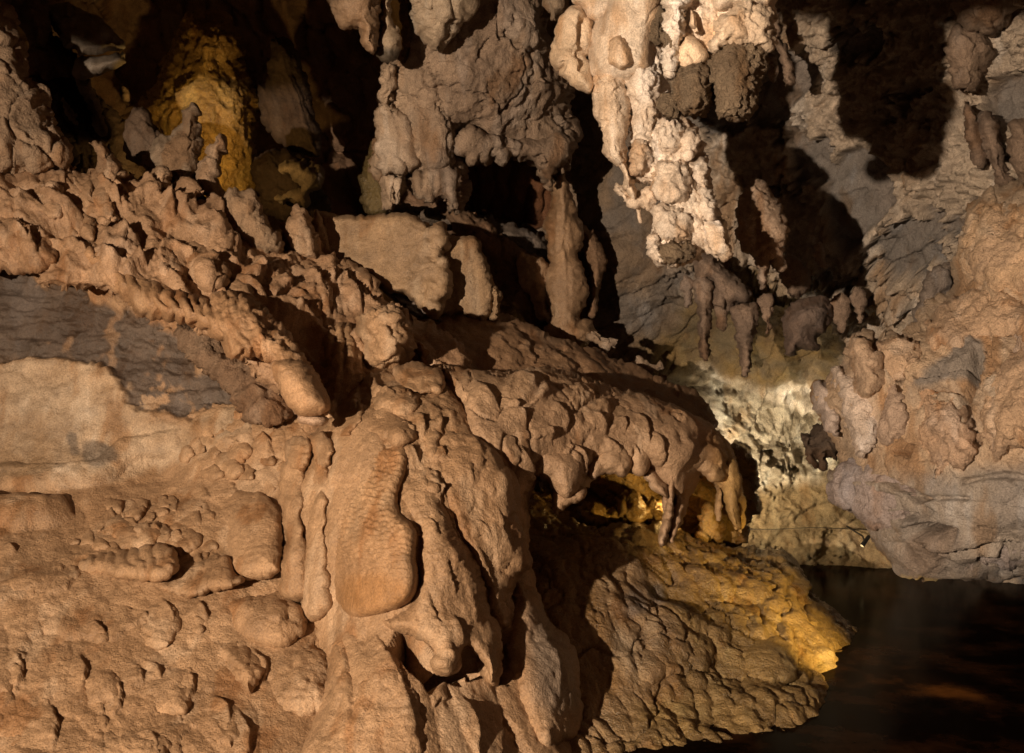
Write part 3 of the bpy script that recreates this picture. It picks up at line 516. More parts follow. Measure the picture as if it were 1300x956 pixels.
# ================================================================== upper left: the dim chamber
rock('cave_boulder', 'big rough brown boulder at the left edge above the slope', 'boulder', [(-300, -60), (-80, -30), (0, 8), (14, 20), (27, 44), (34, 64), (32, 95), (44, 115), (51, 142), (68, 166), (87, 196), (72, 212), (40, 225), (0, 222), (-300, 240)], [(-300, 100, 6.3), (0, 30, 6.9), (0, 200, 6.5), (80, 190, 6.6), (40, 100, 6.8)], 0.3, 40, 0.6, s=8, col=dimc(8, (0.46, 0.345, 0.235), (0.31, 0.225, 0.15)), relief=lambda c: 0.16 * fbm(c.P, 1.3, 5, 221, 0.55) + facets(c, 60, 60, 40, 0.05, 222) + 0.03 * (fbm(c.P, 7, 4, 223, 0.6, True) - 0.4))
bk = thing('cracked_block', 'pale grey angular block split by a horizontal crack, at the top left', 'boulder', P3(110, 95, 8.0))
flatr = lambda s: (lambda c: 0.05 * fbm(c.P, 1.5, 5, s, 0.55) + 0.012 * fbm(c.P, 14, 3, s + 1) + cracks(c, 2.5, 0.03, 0.03, s + 2))
blob('upper_half', [(44, -40), (57, -6), (64, 2), (85, 3), (102, 10), (125, 20), (146, 41), (156, 54), (157, 63), (130, 69), (102, 72), (95, 64), (81, 60), (64, 34), (51, 10)], [(50, 0, 7.9), (150, 60, 7.7), (100, 70, 7.6), (44, -40, 8)], 0.18, 12, 0.5, parent=bk, relief=flatr(231), col=dimc(9, (0.27, 0.235, 0.185), (0.19, 0.15, 0.11)), pw=1.4)
blob('lower_half', [(101, 75), (130, 71), (157, 65), (158, 73), (156, 82), (135, 91), (108, 99), (93, 95), (97, 84)], 7.68, 0.14, 10, 0.5, parent=bk, relief=flatr(233), col=dimc(10, (0.25, 0.215, 0.17), (0.19, 0.15, 0.11)), pw=1.4)
rock('leaning_stone', 'long narrow grey stone leaning below the cracked block', 'stone', [(96, 101), (115, 98), (120, 112), (126, 130), (136, 163), (129, 170), (120, 159), (113, 135), (100, 115)], 7.9, 0.12, 9, s=11, col=dimc(11, (0.22, 0.18, 0.14)))
rock('leaning_stone', 'thin dark sliver of stone beside the long leaning stone', 'stone', [(78, 128), (84, 124), (90, 135), (102, 158), (96, 161), (84, 146)], 7.8, 0.07, 5, s=12, col=dimc(12, (0.17, 0.125, 0.09)))
rock('leaning_stone', 'small dim stone alone in the dark left of the golden dome', 'stone', [(150, 104), (157, 103), (163, 114), (165, 124), (158, 127), (151, 114)], 8.4, 0.08, 6, s=13, col=dimc(13, (0.16, 0.12, 0.085)))
rock('cave_boulder', 'dark reddish boulder under the cracked block', 'boulder', [(34, 66), (50, 40), (66, 40), (84, 62), (98, 70), (92, 95), (64, 98), (40, 92)], 7.9, 0.2, 18, s=14, col=dimc(14, (0.13, 0.075, 0.045), BROWN))
rock('cave_boulder', 'dark rock shoulder at the top left corner above the left boulder', 'boulder', [(-40, -60), (20, -50), (60, -30), (62, 20), (66, 48), (40, 62), (28, 40), (0, 0)], 7.6, 0.2, 22, s=15, col=dimc(15, (0.15, 0.105, 0.07), BROWN))
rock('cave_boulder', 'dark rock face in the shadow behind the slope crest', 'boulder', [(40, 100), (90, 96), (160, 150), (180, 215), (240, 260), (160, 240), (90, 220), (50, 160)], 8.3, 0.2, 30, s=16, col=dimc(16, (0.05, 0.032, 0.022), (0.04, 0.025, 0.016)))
dome = blob('golden_stalagmite', [(225, 38), (237, 20), (257, 13), (284, 20), (301, 41), (308, 61), (307, 80), (322, 112), (327, 142), (326, 176), (328, 205), (325, 245), (310, 275), (270, 290), (230, 265), (203, 200), (190, 158), (182, 139), (195, 115), (206, 88), (217, 62)], 9.6, 0.75, 75, 0.7, relief=lambda c: flow_cells(c, 95, 60, 22, 0.04, 241, 0.6) + flow_cells(c, 95, 12, 8, 0.02, 242, 0.6) + 0.10 * fbm(c.P, 2, 4, 243) + 0.03 * (fbm(c.P, 9, 4, 244, 0.6, True) - 0.4),
    col=lambda c: vary(c, (0.38, 0.23, 0.07), (0.25, 0.145, 0.05), 2.2, 0.7, 44), mat='wet', label='big golden stalagmite dome glowing amber in the dark chamber, top left', cat='stalagmite')
rock('fluted_slab', 'tall dark fluted slab leaning right of the golden dome', 'rock slab', [(341, 52), (355, 40), (369, 51), (389, 91), (403, 135), (407, 190), (396, 197), (372, 184), (345, 168), (330, 140), (326, 110), (338, 102)], 9.3, 0.22, 20, s=17, col=dimc(17, (0.075, 0.05, 0.033), (0.05, 0.03, 0.02)), relief=lambda c: flutes(c, 70, 9, 0.02, 251) + 0.1 * fbm(c.P, 2, 4, 252))
rock('cave_boulder', 'curved pale broken boulder in the dark right of the golden dome', 'boulder', [(352, 214), (376, 202), (399, 208), (411, 223), (407, 238), (394, 247), (390, 262), (362, 259), (346, 253), (370, 243), (384, 236), (372, 226)], 8.6, 0.18, 14, s=18, col=dimc(18, (0.24, 0.19, 0.14), BROWN))
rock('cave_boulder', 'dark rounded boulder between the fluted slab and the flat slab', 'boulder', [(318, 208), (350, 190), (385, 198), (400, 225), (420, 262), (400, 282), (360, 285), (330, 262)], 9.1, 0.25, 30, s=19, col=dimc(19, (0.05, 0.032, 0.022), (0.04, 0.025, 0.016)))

# ================================================================== centre back: slabs, hanging curtain, column
slabc = lambda s: (lambda c: vary(c, (0.32, 0.21, 0.12), (0.235, 0.16, 0.10), 2.2, 0.7, s))
flat = thing('flat_slab', 'large flat tan slab with a level broken top, behind the slope', 'rock slab', P3(490, 390, 7.2))
blob('slab_body', [(400, 268), (421, 271), (434, 275), (460, 273), (482, 273), (515, 271), (532, 281), (546, 293), (559, 290), (565, 308), (557, 318), (565, 335), (569, 355), (560, 386), (553, 398), (536, 388), (515, 372), (495, 372), (478, 362), (466, 350), (440, 352), (418, 345), (410, 310), (405, 284)], [(400, 270, 7.35), (560, 290, 7.1), (480, 370, 7.0), (560, 390, 6.9), (420, 340, 7.2)], 0.14, 6, 0.7,
     parent=flat, relief=lambda c: 0.035 * fbm(c.P, 1.3, 4, 261) + flutes(c, 86, 17, 0.010, 262) + 0.010 * fbm(c.P, 18, 4, 263, 0.6) + sstep(500, 560, c.x) * 0.05 * fbm(c.P, 9, 4, 264, 0.6, True), col=slabc(51), rag=(1.4, 7), pw=1.5, mat='flow')
blob('dark_end_face', [(398, 272), (407, 270), (417, 300), (422, 330), (412, 340), (402, 320)], 7.15, 0.06, 6, 0.4, parent=flat, relief=jag(265, 0.3), col=slabc(52))
rock('leaning_slab', 'shorter tan slab wedged against the right end of the large flat slab', 'rock slab', [(534, 300), (560, 302), (583, 302), (604, 304), (609, 321), (619, 342), (626, 365), (626, 389), (614, 410), (597, 405), (576, 400), (546, 404), (540, 370), (536, 335)], 7.22, 0.13, 7, 0.5, s=21, col=slabc(53), relief=lambda c: 0.035 * fbm(c.P, 1.8, 4, 266) + flutes(c, 86, 14, 0.012, 267) + 0.015 * fbm(c.P, 16, 4, 268, 0.6, True))
rock('wedge_stone', 'small tan wedge of rock right of the leaning slab', 'stone', [(622, 360), (632, 362), (638, 380), (632, 402), (618, 406), (624, 390)], 7.2, 0.1, 8, 0.3, s=22, col=slabc(54))
rock('grey_ledge_stone', 'flat grey stone under the large flat slab', 'stone', [(476, 360), (500, 368), (530, 380), (556, 396), (560, 408), (528, 405), (498, 385)], 7.1, 0.1, 9, 0.4, s=23, col=dimc(23, GREYL, GREY), relief=flatr(269))
rock('cave_boulder', 'dim brown rock ledge in the hollow right of the leaning slab', 'boulder', [(560, 262), (600, 270), (640, 300), (668, 322), (690, 336), (700, 400), (690, 425), (640, 410), (620, 350), (590, 310)], 8.6, 0.25, 30, 0.5, s=24, col=dimc(24, (0.22, 0.15, 0.095), BROWN))
rock('grey_ledge_stone', 'grey rock shelf below the hanging curtain', 'stone', [(490, 262), (520, 262), (560, 266), (620, 276), (690, 300), (692, 326), (660, 330), (610, 300), (560, 288), (500, 276)], 8.9, 0.2, 14, 0.5, s=25, col=dimc(25, (0.18, 0.15, 0.12), GREY))
rock('cave_boulder', 'red-tinted rock wall deep inside the hollow under the curtain', 'boulder', [(575, 150), (700, 160), (705, 290), (660, 280), (600, 275), (575, 220)], 9.4, 0.25, 40, 0.3, s=26, col=dimc(26, (0.16, 0.075, 0.035), (0.07, 0.035, 0.02)), relief=lambda c: flutes(c, 88, 22, 0.08, 271) + 0.1 * fbm(c.P, 3, 4, 272))  # dim red glow of the hollow is put into the rock colour
cur = thing('hanging_curtain', 'grey-brown rock curtain hanging from the roof with a ragged fringe, upper middle', 'rock curtain', P3(600, 130, 7.9))
CUR = Field([(476, 160, 7.8), (600, 100, 7.6), (720, 150, 8.2), (530, 250, 7.7), (600, -100, 7.2), (690, 0, 7.6)])
def cur_relief(c):
    return flow_cells(c, 88, 80, 34, 0.045, 281, 0.7) + flow_cells(c, 80, 26, 14, 0.022, 282, 0.7, patchy=0.2) + 0.13 * fbm(c.P, 1.8, 5, 283, 0.55) + 0.03 * (fbm(c.P, 9, 5, 284, 0.65, True) - 0.4) + sstep(185, 235, c.y) * flutes(c, 88, 15, 0.05, 285) + cracks(c, 2.6, 0.05, 0.03, 286, (1, 1, 0.5))
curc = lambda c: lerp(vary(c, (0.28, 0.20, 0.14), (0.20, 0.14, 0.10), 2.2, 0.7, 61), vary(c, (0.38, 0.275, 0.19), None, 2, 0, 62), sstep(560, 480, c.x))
blob('curtain_body', [(508, 66), (486, 78), (481, 102), (478, 135), (476, 162), (476, 217), (490, 223), (495, 244), (488, 264), (508, 264), (512, 244), (517, 220), (524, 220), (527, 244), (535, 257), (549, 261), (562, 257), (573, 267), (581, 264), (585, 217), (578, 190), (583, 171), (593, 164), (599, 190), (604, 204), (610, 192), (618, 204), (624, 190), (637, 202), (645, 188), (654, 198), (665, 190), (681, 206), (691, 222), (698, 238), (704, 213), (715, 219), (725, 190), (729, 166), (716, 146), (718, 135), (724, 102), (708, 61), (694, 34), (690, -60), (690, -260), (525, -260), (525, -40), (524, 34)],
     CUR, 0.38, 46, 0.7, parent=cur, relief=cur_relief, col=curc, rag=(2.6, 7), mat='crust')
for i, (q, th, R) in enumerate([([(576, 196), (584, 172), (600, 162), (620, 172), (650, 176), (680, 178), (715, 170), (727, 180), (722, 200), (704, 214), (697, 236), (690, 214), (672, 200), (660, 206), (650, 196), (640, 210), (628, 198), (618, 208), (608, 200), (598, 206), (590, 196)], 0.15, 12), ([(535, 140), (556, 128), (570, 150), (574, 180), (566, 208), (544, 212), (532, 180)], 0.14, 18), ([(478, 140), (500, 130), (524, 150), (530, 190), (522, 214), (500, 220), (480, 214)], 0.12, 18),
        ([(560, 70), (600, 76), (612, 105), (596, 130), (566, 120), (552, 92)], 0.10, 20), ([(622, 90), (660, 84), (676, 112), (660, 140), (628, 134)], 0.10, 20), ([(640, 24), (668, 30), (688, 46), (690, 58), (664, 60), (640, 46)], 0.14, 12), ([(486, 80), (504, 84), (506, 120), (496, 140), (482, 130)], 0.08, 12), ([(524, 224), (545, 214), (570, 216), (583, 226), (581, 262), (573, 266), (562, 254), (549, 260), (536, 254), (527, 242)], 0.10, 12)]):
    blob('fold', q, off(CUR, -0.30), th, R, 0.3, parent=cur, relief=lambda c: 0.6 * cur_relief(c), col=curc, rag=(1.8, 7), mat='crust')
for i, (x, y, h, w_) in enumerate([(494, 240, 26, 5), (503, 244, 24, 5), (530, 236, 24, 4), (541, 246, 18, 4), (552, 248, 16, 4), (563, 244, 18, 4), (574, 250, 20, 5), (602, 196, 16, 4), (612, 194, 20, 4), (626, 192, 18, 4), (640, 194, 14, 4), (652, 192, 16, 3), (668, 194, 18, 4), (684, 204, 24, 4), (697, 220, 26, 4), (712, 208, 20, 4), (722, 196, 22, 4)]):
    blob('drip', capsule([(x, y - h * 0.6), (x + 1, y), (x + 1, y + h * 0.6)], [w_ * 1.5, w_, w_ * 0.4]), off(CUR, -0.26), w_ / F * 9, w_, parent=cur, relief=lambda c: 0.03 * fbm(c.P, 7, 3, 289), col=curc, mat='crust', rag=(1.6, 6))
blob('bulb', [(528, -80), (606, -80), (604, 0), (593, 22), (576, 42), (559, 66), (549, 62), (532, 44), (524, 20)], off(CUR, -0.45), 0.24, 26, 0.5, parent=cur, relief=lambda c: 0.7 * cur_relief(c), col=lambda c: vary(c, (0.33, 0.25, 0.175), None, 2, 0, 63), rag=(1.5, 7))
blob('olive_flank', [(463, 205), (472, 178), (480, 166), (494, 222), (494, 272), (464, 272), (458, 238)], 8.2, 0.2, 16, 0.4, parent=cur, relief=jag(291, 0.5), col=lambda c: vary(c, (0.15, 0.105, 0.04), (0.10, 0.075, 0.04), 3, 0.6, 64), mat='wet')
G2 = 'stalactites hanging from the roof'
stal = lambda s, a=1.0: (lambda c: a * (flow_cells(c, 90, 34, 12, 0.018, 300 + s, 0.6) + 0.05 * fbm(c.P, 3, 4, 301 + s) + 0.014 * (fbm(c.P, 12, 4, 302 + s, 0.6, True) - 0.4)))
rock('stalactite', 'broad tan stalactite at the top edge, tapering to a stub left of the curtain', 'stalactite', [(412, -200), (478, -200), (480, -20), (481, 22), (480, 62), (472, 70), (463, 62), (457, 52), (453, 38), (441, 37), (428, 25), (417, 0), (408, -40)], 6.8, 0.26, 26, 0.3, s=31, group=G2, relief=stal(1), col=tanc(31, (0.36, 0.26, 0.17), TAN2), mat='flow', pw=2)
rock('stalactite', 'short blunt stalactite with a dark tip beside the broad one at the top edge', 'stalactite', [(482, -160), (500, -160), (499, 18), (505, 34), (508, 60), (503, 74), (488, 76), (480, 62), (482, 30)], 6.9, 0.13, 14, 0.2, s=32, group=G2, relief=stal(2), col=lambda c: lerp(vary(c, (0.33, 0.245, 0.165)), (0.09, 0.07, 0.05), sstep(58, 66, c.y)), mat='flow', pw=2)
rock('stalactite', 'dark narrow stalactite in the gap left of the pale bulb', 'stalactite', [(508, -160), (524, -160), (525, 20), (527, 50), (519, 80), (509, 80), (511, 40)], 7.4, 0.12, 9, 0.2, s=33, group=G2, relief=stal(3), col=tanc(33, (0.15, 0.095, 0.05), BROWN), pw=2)
rock('stalactite', 'dim rocky stalactite between the curtain and the pale cluster at the top edge', 'stalactite', [(690, -200), (730, -200), (722, -10), (712, 20), (703, 27), (694, 14), (690, -20)], 7.0, 0.2, 18, 0.3, s=34, group=G2, relief=stal(4), col=dimc(34), pw=2)
colm = thing('beaded_column', 'tan beaded stalagmite column of stacked bulbs below the curtain', 'stalagmite', P3(720, 420, 8.2))
for nm, q, th in [('column_body', [(704, 222), (713, 212), (722, 226), (727, 248), (731, 268), (737, 296), (737, 314), (731, 323), (741, 338), (747, 366), (741, 390), (734, 404), (750, 408), (758, 424), (740, 440), (702, 438), (688, 424), (698, 404), (693, 380), (691, 352), (700, 330), (694, 316), (694, 290), (700, 270), (699, 246)], 0.24), ('side_ridge', [(658, 322), (674, 322), (690, 330), (698, 350), (698, 385), (704, 410), (690, 408), (672, 376), (660, 350)], 0.14)]:
    blob(nm, q, 8.3, th, 24, 0.25, parent=colm, relief=lambda c: stal(34, 1.0)(c) + gours(c, 0.09, 0.02, 35) + flutes(c, 90, 9, 0.010, 36, 1.5), col=tanc(65, (0.36, 0.245, 0.145), (0.22, 0.15, 0.09)), mat='flow', rag=(1.6, 8))
rock('flow_bank', 'tan ripple of flowstone on the wall right of the beaded column', 'flowstone', [(735, 285), (752, 292), (766, 320), (764, 372), (756, 402), (744, 398), (748, 350), (740, 310)], 8.5, 0.14, 16, 0.3, s=36, col=tanc(66, (0.25, 0.165, 0.10), BROWN), relief=stal(16), pw=2)

# ================================================================== centre: mound and shelf
UPS = Field([(540, 400, 7.25), (600, 400, 7.4), (700, 428, 7.6), (780, 460, 7.7), (880, 510, 7.7), (650, 480, 6.9), (750, 500, 7.0), (560, 480, 6.7), (880, 545, 7.4)])
def up_relief(c): return flow_lines(c, 0.02, 326, 5) + flow_cells(c, 30, 110, 30, 0.035, 321, 0.6) + 0.07 * fbm(c.P, 2, 4, 322) + 0.010 * fbm(c.P, 18, 3, 323) + flow_cells(c, 30, 30, 12, 0.014, 324, 0.6, patchy=0.2)
rock('upper_flow_bank', 'smooth brown flowstone bank sloping right, between the slabs and the shelf', 'flowstone', [(530, 398), (560, 396), (600, 398), (640, 400), (665, 412), (700, 425), (735, 436), (760, 441), (790, 462), (830, 482), (868, 496), (898, 515), (905, 545), (800, 545), (600, 540), (530, 500)], UPS, 0.2, 26, 0.6, s=41, relief=up_relief, col=tanc(71, (0.33, 0.215, 0.125), (0.25, 0.16, 0.095)), mat='flow', pw=2)
for i, (q, lab) in enumerate([([(745, 424), (758, 418), (770, 425), (786, 432), (778, 444), (760, 440)], 'pale angular rock chip on the bank right of the beaded column'), ([(800, 462), (812, 455), (826, 462), (840, 462), (836, 474), (814, 474)], 'pale flat rock chip highest of the two beyond the shelf crest'), ([(832, 478), (842, 474), (850, 484), (842, 490)], 'tiny pale rock chip lowest beyond the shelf crest')]):
    rock('rock_chip', lab, 'stone', q, 7.9 + 0.1 * i, 0.06, 9, 0.1, s=42 + i, col=tanc(72 + i, (0.36, 0.28, 0.20), BROWN), relief=jag(330 + i, 0.5), rag=(2.5, 6), pw=1.1)
SHE = Field([(560, 470, 5.95), (600, 480, 5.85), (700, 470, 6.2), (800, 500, 6.45), (900, 545, 6.7), (935, 600, 6.75), (700, 600, 5.85), (640, 560, 5.62), (780, 590, 6.15), (850, 640, 6.3), (910, 640, 6.6), (620, 640, 5.55), (670, 640, 5.7), (850, 560, 6.35)])
she = thing('overhanging_shelf', 'broad tan flowstone shelf with a scalloped dripping lip, right of the mound', 'flowstone', P3(780, 600, 6.5))
SHE_L = [[(685, 491), (698, 507)], [(761, 504), (780, 521)], [(748, 519), (767, 538), (770, 556)], [(786, 525), (795, 538), (792, 553)], [(798, 519), (820, 535), (823, 557), (820, 578)], [(861, 554), (874, 566), (867, 585), (861, 603)], [(692, 541), (698, 554), (695, 565)], [(723, 560), (739, 573), (740, 595), (733, 618)], [(767, 554), (786, 569), (795, 588), (786, 603)], [(852, 519), (877, 541), (893, 559)], [(660, 563), (673, 601), (679, 628)], [(640, 500), (662, 520), (668, 548)], [(700, 510), (716, 530), (718, 556)], [(729, 486), (748, 497), (760, 512)], [(600, 480), (625, 500), (640, 525)], [(830, 545), (842, 570), (838, 600)], [(896, 560), (910, 582), (912, 606)], [(650, 470), (672, 482), (684, 500)], [(804, 560), (812, 580), (808, 600)]]
def she_relief(c):
    return scarps(c, SHE_L, 44, 0.040) - 0.012 + flow_cells(c, 62, 130, 38, 0.020, 341, 0.7, 0.3, drop=0.25) + flow_cells(c, 66, 44, 14, 0.007, 342, 0.7, patchy=0.2) + 0.05 * fbm(c.P, 1.8, 3, 343) + cracks(c, 1.6, 0.02, 0.02, 344, (1.6, 1, 0.6)) + flow_lines(c, 0.013, 347) + 0.008 * fbm(c.P, 24, 3, 345)
def she_col(c):
    y = sstep(885, 935, c.x + 25 * fbm(c.P, 3, 3, 346))
    return lerp(vary(c, (0.385, 0.25, 0.15), (0.30, 0.19, 0.115), 1.8, 0.7, 75), vary(c, (0.36, 0.22, 0.075), (0.26, 0.16, 0.07), 3, 0.6, 76), y)
blob('shelf_body', [(560, 468), (583, 462), (620, 463), (660, 468), (700, 470), (740, 478), (780, 490), (820, 498), (860, 512), (895, 530), (918, 548), (935, 574), (942, 606), (942, 668), (934, 664), (926, 660), (915, 640), (908, 618), (897, 604), (886, 616), (878, 640), (868, 668), (854, 686), (842, 692), (848, 660), (850, 636), (838, 628), (818, 602), (796, 602), (764, 600), (757, 611), (741, 630), (722, 636), (704, 622), (692, 606), (680, 626), (668, 660), (640, 690), (600, 660), (570, 560)],
     SHE, 0.42, 48, 0.9, parent=she, relief=she_relief, col=she_col, rag=(1.6, 8))
def sl(name, q, th, R, dz=-0.34, s=0, col=she_col):
    return blob(name, q, off(SHE, dz), th, R, 0.4, parent=she, tilt=(0.05, 0.03), relief=lambda c: lobe_relief(1.0, 350 + s, 70)(c) + 0.3 * scarps(c, SHE_L, 40, 0.046), col=col, rag=(1.2, 8))
for i, (q, th, R) in enumerate([([(668, 566), (690, 556), (716, 558), (732, 570), (742, 588), (736, 612), (722, 634), (706, 622), (692, 604), (676, 596)], 0.20, 20), ([(704, 612), (722, 622), (740, 620), (741, 632), (724, 640), (714, 648), (702, 646)], 0.10, 9), ([(755, 560), (778, 552), (796, 560), (798, 584), (792, 602), (768, 602), (752, 606), (746, 590)], 0.14, 16), ([(786, 540), (808, 536), (826, 552), (828, 580), (818, 602), (800, 600), (796, 570)], 0.13, 15), ([(846, 556), (862, 550), (874, 566), (872, 590), (862, 606), (856, 630), (852, 660), (842, 692), (836, 688), (846, 650), (846, 616), (838, 590)], 0.16, 12),
        ([(880, 560), (900, 562), (916, 584), (920, 606), (906, 612), (892, 600), (880, 590)], 0.12, 14), ([(918, 580), (932, 580), (940, 606), (940, 650), (942, 672), (932, 672), (922, 650), (918, 616)], 0.12, 11), ([(640, 520), (672, 512), (700, 522), (708, 548), (690, 560), (660, 560), (640, 548)], 0.12, 24), ([(722, 500), (756, 502), (772, 526), (766, 550), (738, 552), (722, 530)], 0.12, 22), ([(800, 512), (836, 516), (852, 536), (846, 556), (822, 548), (800, 534)], 0.10, 18), ([(816, 596), (832, 598), (848, 620), (850, 634), (840, 632), (826, 618)], 0.10, 11)]):
    sl('lobe', q, th * 0.9, R * 1.7, -0.26, s=i * 4)
for i, (x0, y0, x1, y1, wd) in enumerate([(848, 630, 842, 690, 5), (862, 640, 852, 688, 6), (930, 640, 934, 672, 4), (938, 640, 940, 676, 3), (912, 620, 912, 660, 4), (707, 630, 706, 652, 6)]):
    sl('drip', capsule([(x0, y0), ((x0 + x1) / 2, (y0 + y1) / 2), (x1, y1)], [wd, wd * 0.75, wd * 0.35]), wd / F * 7, wd, -0.25, 80 + i)
# main mound
MOU = Field([(365, 600, 5.6), (380, 780, 5.2), (400, 1000, 4.3), (470, 680, 4.95), (470, 860, 4.65), (560, 700, 4.95), (560, 860, 4.7), (640, 700, 5.3), (680, 860, 5.15), (735, 900, 5.35), (500, 500, 5.6), (560, 520, 5.55), (640, 600, 5.45), (450, 440, 6.05), (530, 440, 6.2), (650, 1000, 4.5), (450, 560, 5.35), (690, 760, 5.6)])
mou = thing('flowstone_mound', 'big tan flowstone mound of overlapping flows and a flat pad, in the centre foreground', 'flowstone', P3(520, 880, 4.7))
MOU_L = [[(556, 463), (562, 478), (559, 490)], [(546, 488), (571, 503), (588, 523), (593, 543)], [(593, 480), (601, 503), (621, 525), (623, 556), (634, 581), (646, 611), (659, 638)], [(618, 505), (646, 546), (661, 576), (674, 611), (679, 633)], [(531, 525), (538, 540), (537, 561)], [(553, 530), (561, 538), (556, 550)], [(500, 538), (521, 543), (525, 553), (513, 566)], [(516, 563), (526, 576), (536, 593)], [(551, 566), (563, 576), (563, 593)], [(536, 593), (551, 601), (556, 618), (571, 641), (573, 658)], [(598, 551), (611, 581), (613, 610)], [(628, 593), (644, 616), (649, 640)],
    [(557, 631), (574, 655), (584, 685), (607, 726), (621, 767), (635, 800), (638, 838)], [(601, 655), (618, 668), (623, 694)], [(621, 553), (638, 584), (655, 624), (665, 658)], [(655, 733), (645, 756), (650, 796)], [(543, 658), (555, 675), (557, 691)], [(577, 692), (580, 712), (574, 725)], [(543, 740), (546, 767), (563, 807)], [(574, 780), (584, 807), (582, 823)], [(470, 500), (488, 494), (505, 505)], [(585, 560), (596, 590), (600, 625)], [(560, 690), (572, 735), (580, 770)], [(606, 690), (622, 725), (632, 765)], [(630, 640), (640, 675), (655, 712)], [(470, 800), (500, 840), (520, 900), (530, 960)], [(590, 880), (606, 920), (610, 970)], [(690, 800), (706, 840), (708, 900)], [(425, 800), (440, 850), (446, 920)], [(440, 520), (455, 512), (468, 520)]]
mlines = lambda c: scarps(c, MOU_L, 42, 0.034)
def mou_relief(c):
    pol = (515, 380, 0.7, 330); far = sstep(60, 190, np.hypot(c.x - 515, c.y - 410))
    fan = far * (flow_cells(c, 0, 150, 36, 0.036, 361, 0.6, polar=pol) + flow_cells(c, 0, 70, 15, 0.012, 362, 0.6, polar=pol, patchy=0.25))
    hol = stroke(c, [(496, 806), (520, 818), (545, 846), (566, 868)], 19, -0.32) + stroke(c, [(578, 862), (590, 836), (604, 838), (612, 862)], 16, -0.32) + stroke(c, [(640, 800), (646, 830), (640, 870)], 9, -0.15)
    return mlines(c) - 0.02 + hol + fan + 0.06 * fbm(c.P, 1.8, 4, 363) + flow_lines(c, 0.015, 366) + gours(c, 0.03, 0.003, 364) + 0.006 * fbm(c.P, 26, 3, 365)
mouc = lambda s=0: (lambda c: lerp(vary(c, TAN, TAN2, 1.8, 0.55, 80 + s), GREYL, 0.55 * poly_mask(c, [(668, 780), (700, 770), (730, 830), (735, 890), (690, 890), (676, 840)], 16, 10)))
blob('mound_body', [(362, 620), (380, 560), (410, 530), (436, 505), (452, 478), (470, 462), (510, 455), (545, 462), (580, 478), (612, 515), (640, 556), (662, 600), (676, 640), (672, 690), (678, 730), (694, 784), (716, 804), (733, 834), (737, 880), (740, 1060), (360, 1060), (395, 900), (378, 800), (362, 740)],
     MOU, 0.30, 60, 0.5, parent=mou, relief=mou_relief, col=mouc(), rag=(1.5, 10))
def ml(name, q, th, R, dz=-0.22, s=0, rel=None, col=None, **k):
    return blob(name, q, off(MOU, dz), th, R, 0.35, parent=mou, tilt=k.pop('tilt', (0.05, 0.0)), relief=rel or (lambda c: lobe_relief(1.0, 370 + s)(c) + 0.5 * mlines(c)), col=col or mouc(s), **k)
def pad_rel(c): return 0.03 * fbm(c.P, 1.7, 4, 381) + sstep(770, 700, c.y) * c.t * (0.020 * worley2(c.x / 6.5 + 1.2 * fbm(c.P, 8, 2, 1), c.y / 4.0 + 1.2 * fbm(c.P, 8, 2, 2), 3)[0]) + sstep(610, 570, c.y) * gours(c, 0.02, 0.006, 382)
padc = lambda c: lerp(vary(c, (0.335, 0.20, 0.105), TAN2, 3, 0.5, 85), (0.30, 0.15, 0.055), 0.7 * poly_mask(c, [(440, 735), (480, 728), (515, 738), (515, 765), (470, 778), (436, 770)], 10, 8))
ml('flat_pad', [(428, 600), (442, 574), (465, 558), (492, 562), (513, 562), (522, 580), (516, 601), (506, 628), (509, 648), (523, 665), (529, 679), (526, 702), (528, 733), (523, 756), (509, 770), (486, 777), (458, 784), (442, 782), (426, 768), (420, 746), (420, 702), (419, 652), (421, 622)], 0.17, 17, -0.15, 1, pad_rel, padc, step=1.6, rag=(0.8, 12), pw=2.3, tilt=(0.12, 0.05))
for x0, y0, x1, y1, wd in [(404, 586, 398, 770, 17), (375, 592, 374, 754, 16)]:
    ml('column', tilt=(0.01, 0), q=capsule([(x0, y0), ((2 * x0 + x1) / 3 - 2, (2 * y0 + y1) / 3), ((x0 + 2 * x1) / 3 + 1, (y0 + 2 * y1) / 3), (x1, y1)], [wd * 0.9, wd, wd, wd * 0.9]), th=0.12, R=wd, dz=-0.19, s=5 + wd, rag=(2.2, 18), rel=lambda c: 0.05 * fbm(c.P, 2.6, 4, 384) + gours(c, 0.02, 0.004, 385) + flow_lines(c, 0.015, 386))
ml('flow', [(523, 596), (543, 592), (553, 611), (557, 631), (570, 655), (577, 679), (594, 702), (611, 740), (621, 780), (635, 797), (638, 821), (634, 850), (624, 868), (614, 845), (599, 828), (590, 823), (577, 848), (563, 855), (549, 843), (552, 826), (530, 809), (502, 802), (474, 787), (514, 774), (531, 742), (530, 702), (531, 679), (511, 650), (511, 622)], 0.16, 18, -0.22, 20, tilt=(0.08, 0.05))
ml('flow', [(535, 560), (560, 540), (590, 545), (622, 565), (643, 602), (652, 640), (666, 690), (674, 716), (659, 734), (642, 760), (648, 792), (636, 797), (622, 778), (612, 740), (596, 704), (578, 680), (571, 655), (558, 631), (554, 606)], 0.16, 16, -0.20, 21, tilt=(0.09, 0.0))
ml('foot_lobe', [(655, 742), (682, 753), (695, 784), (716, 804), (733, 834), (735, 880), (732, 930), (690, 950), (660, 900), (645, 850), (646, 800)], 0.22, 34, -0.20, 22)
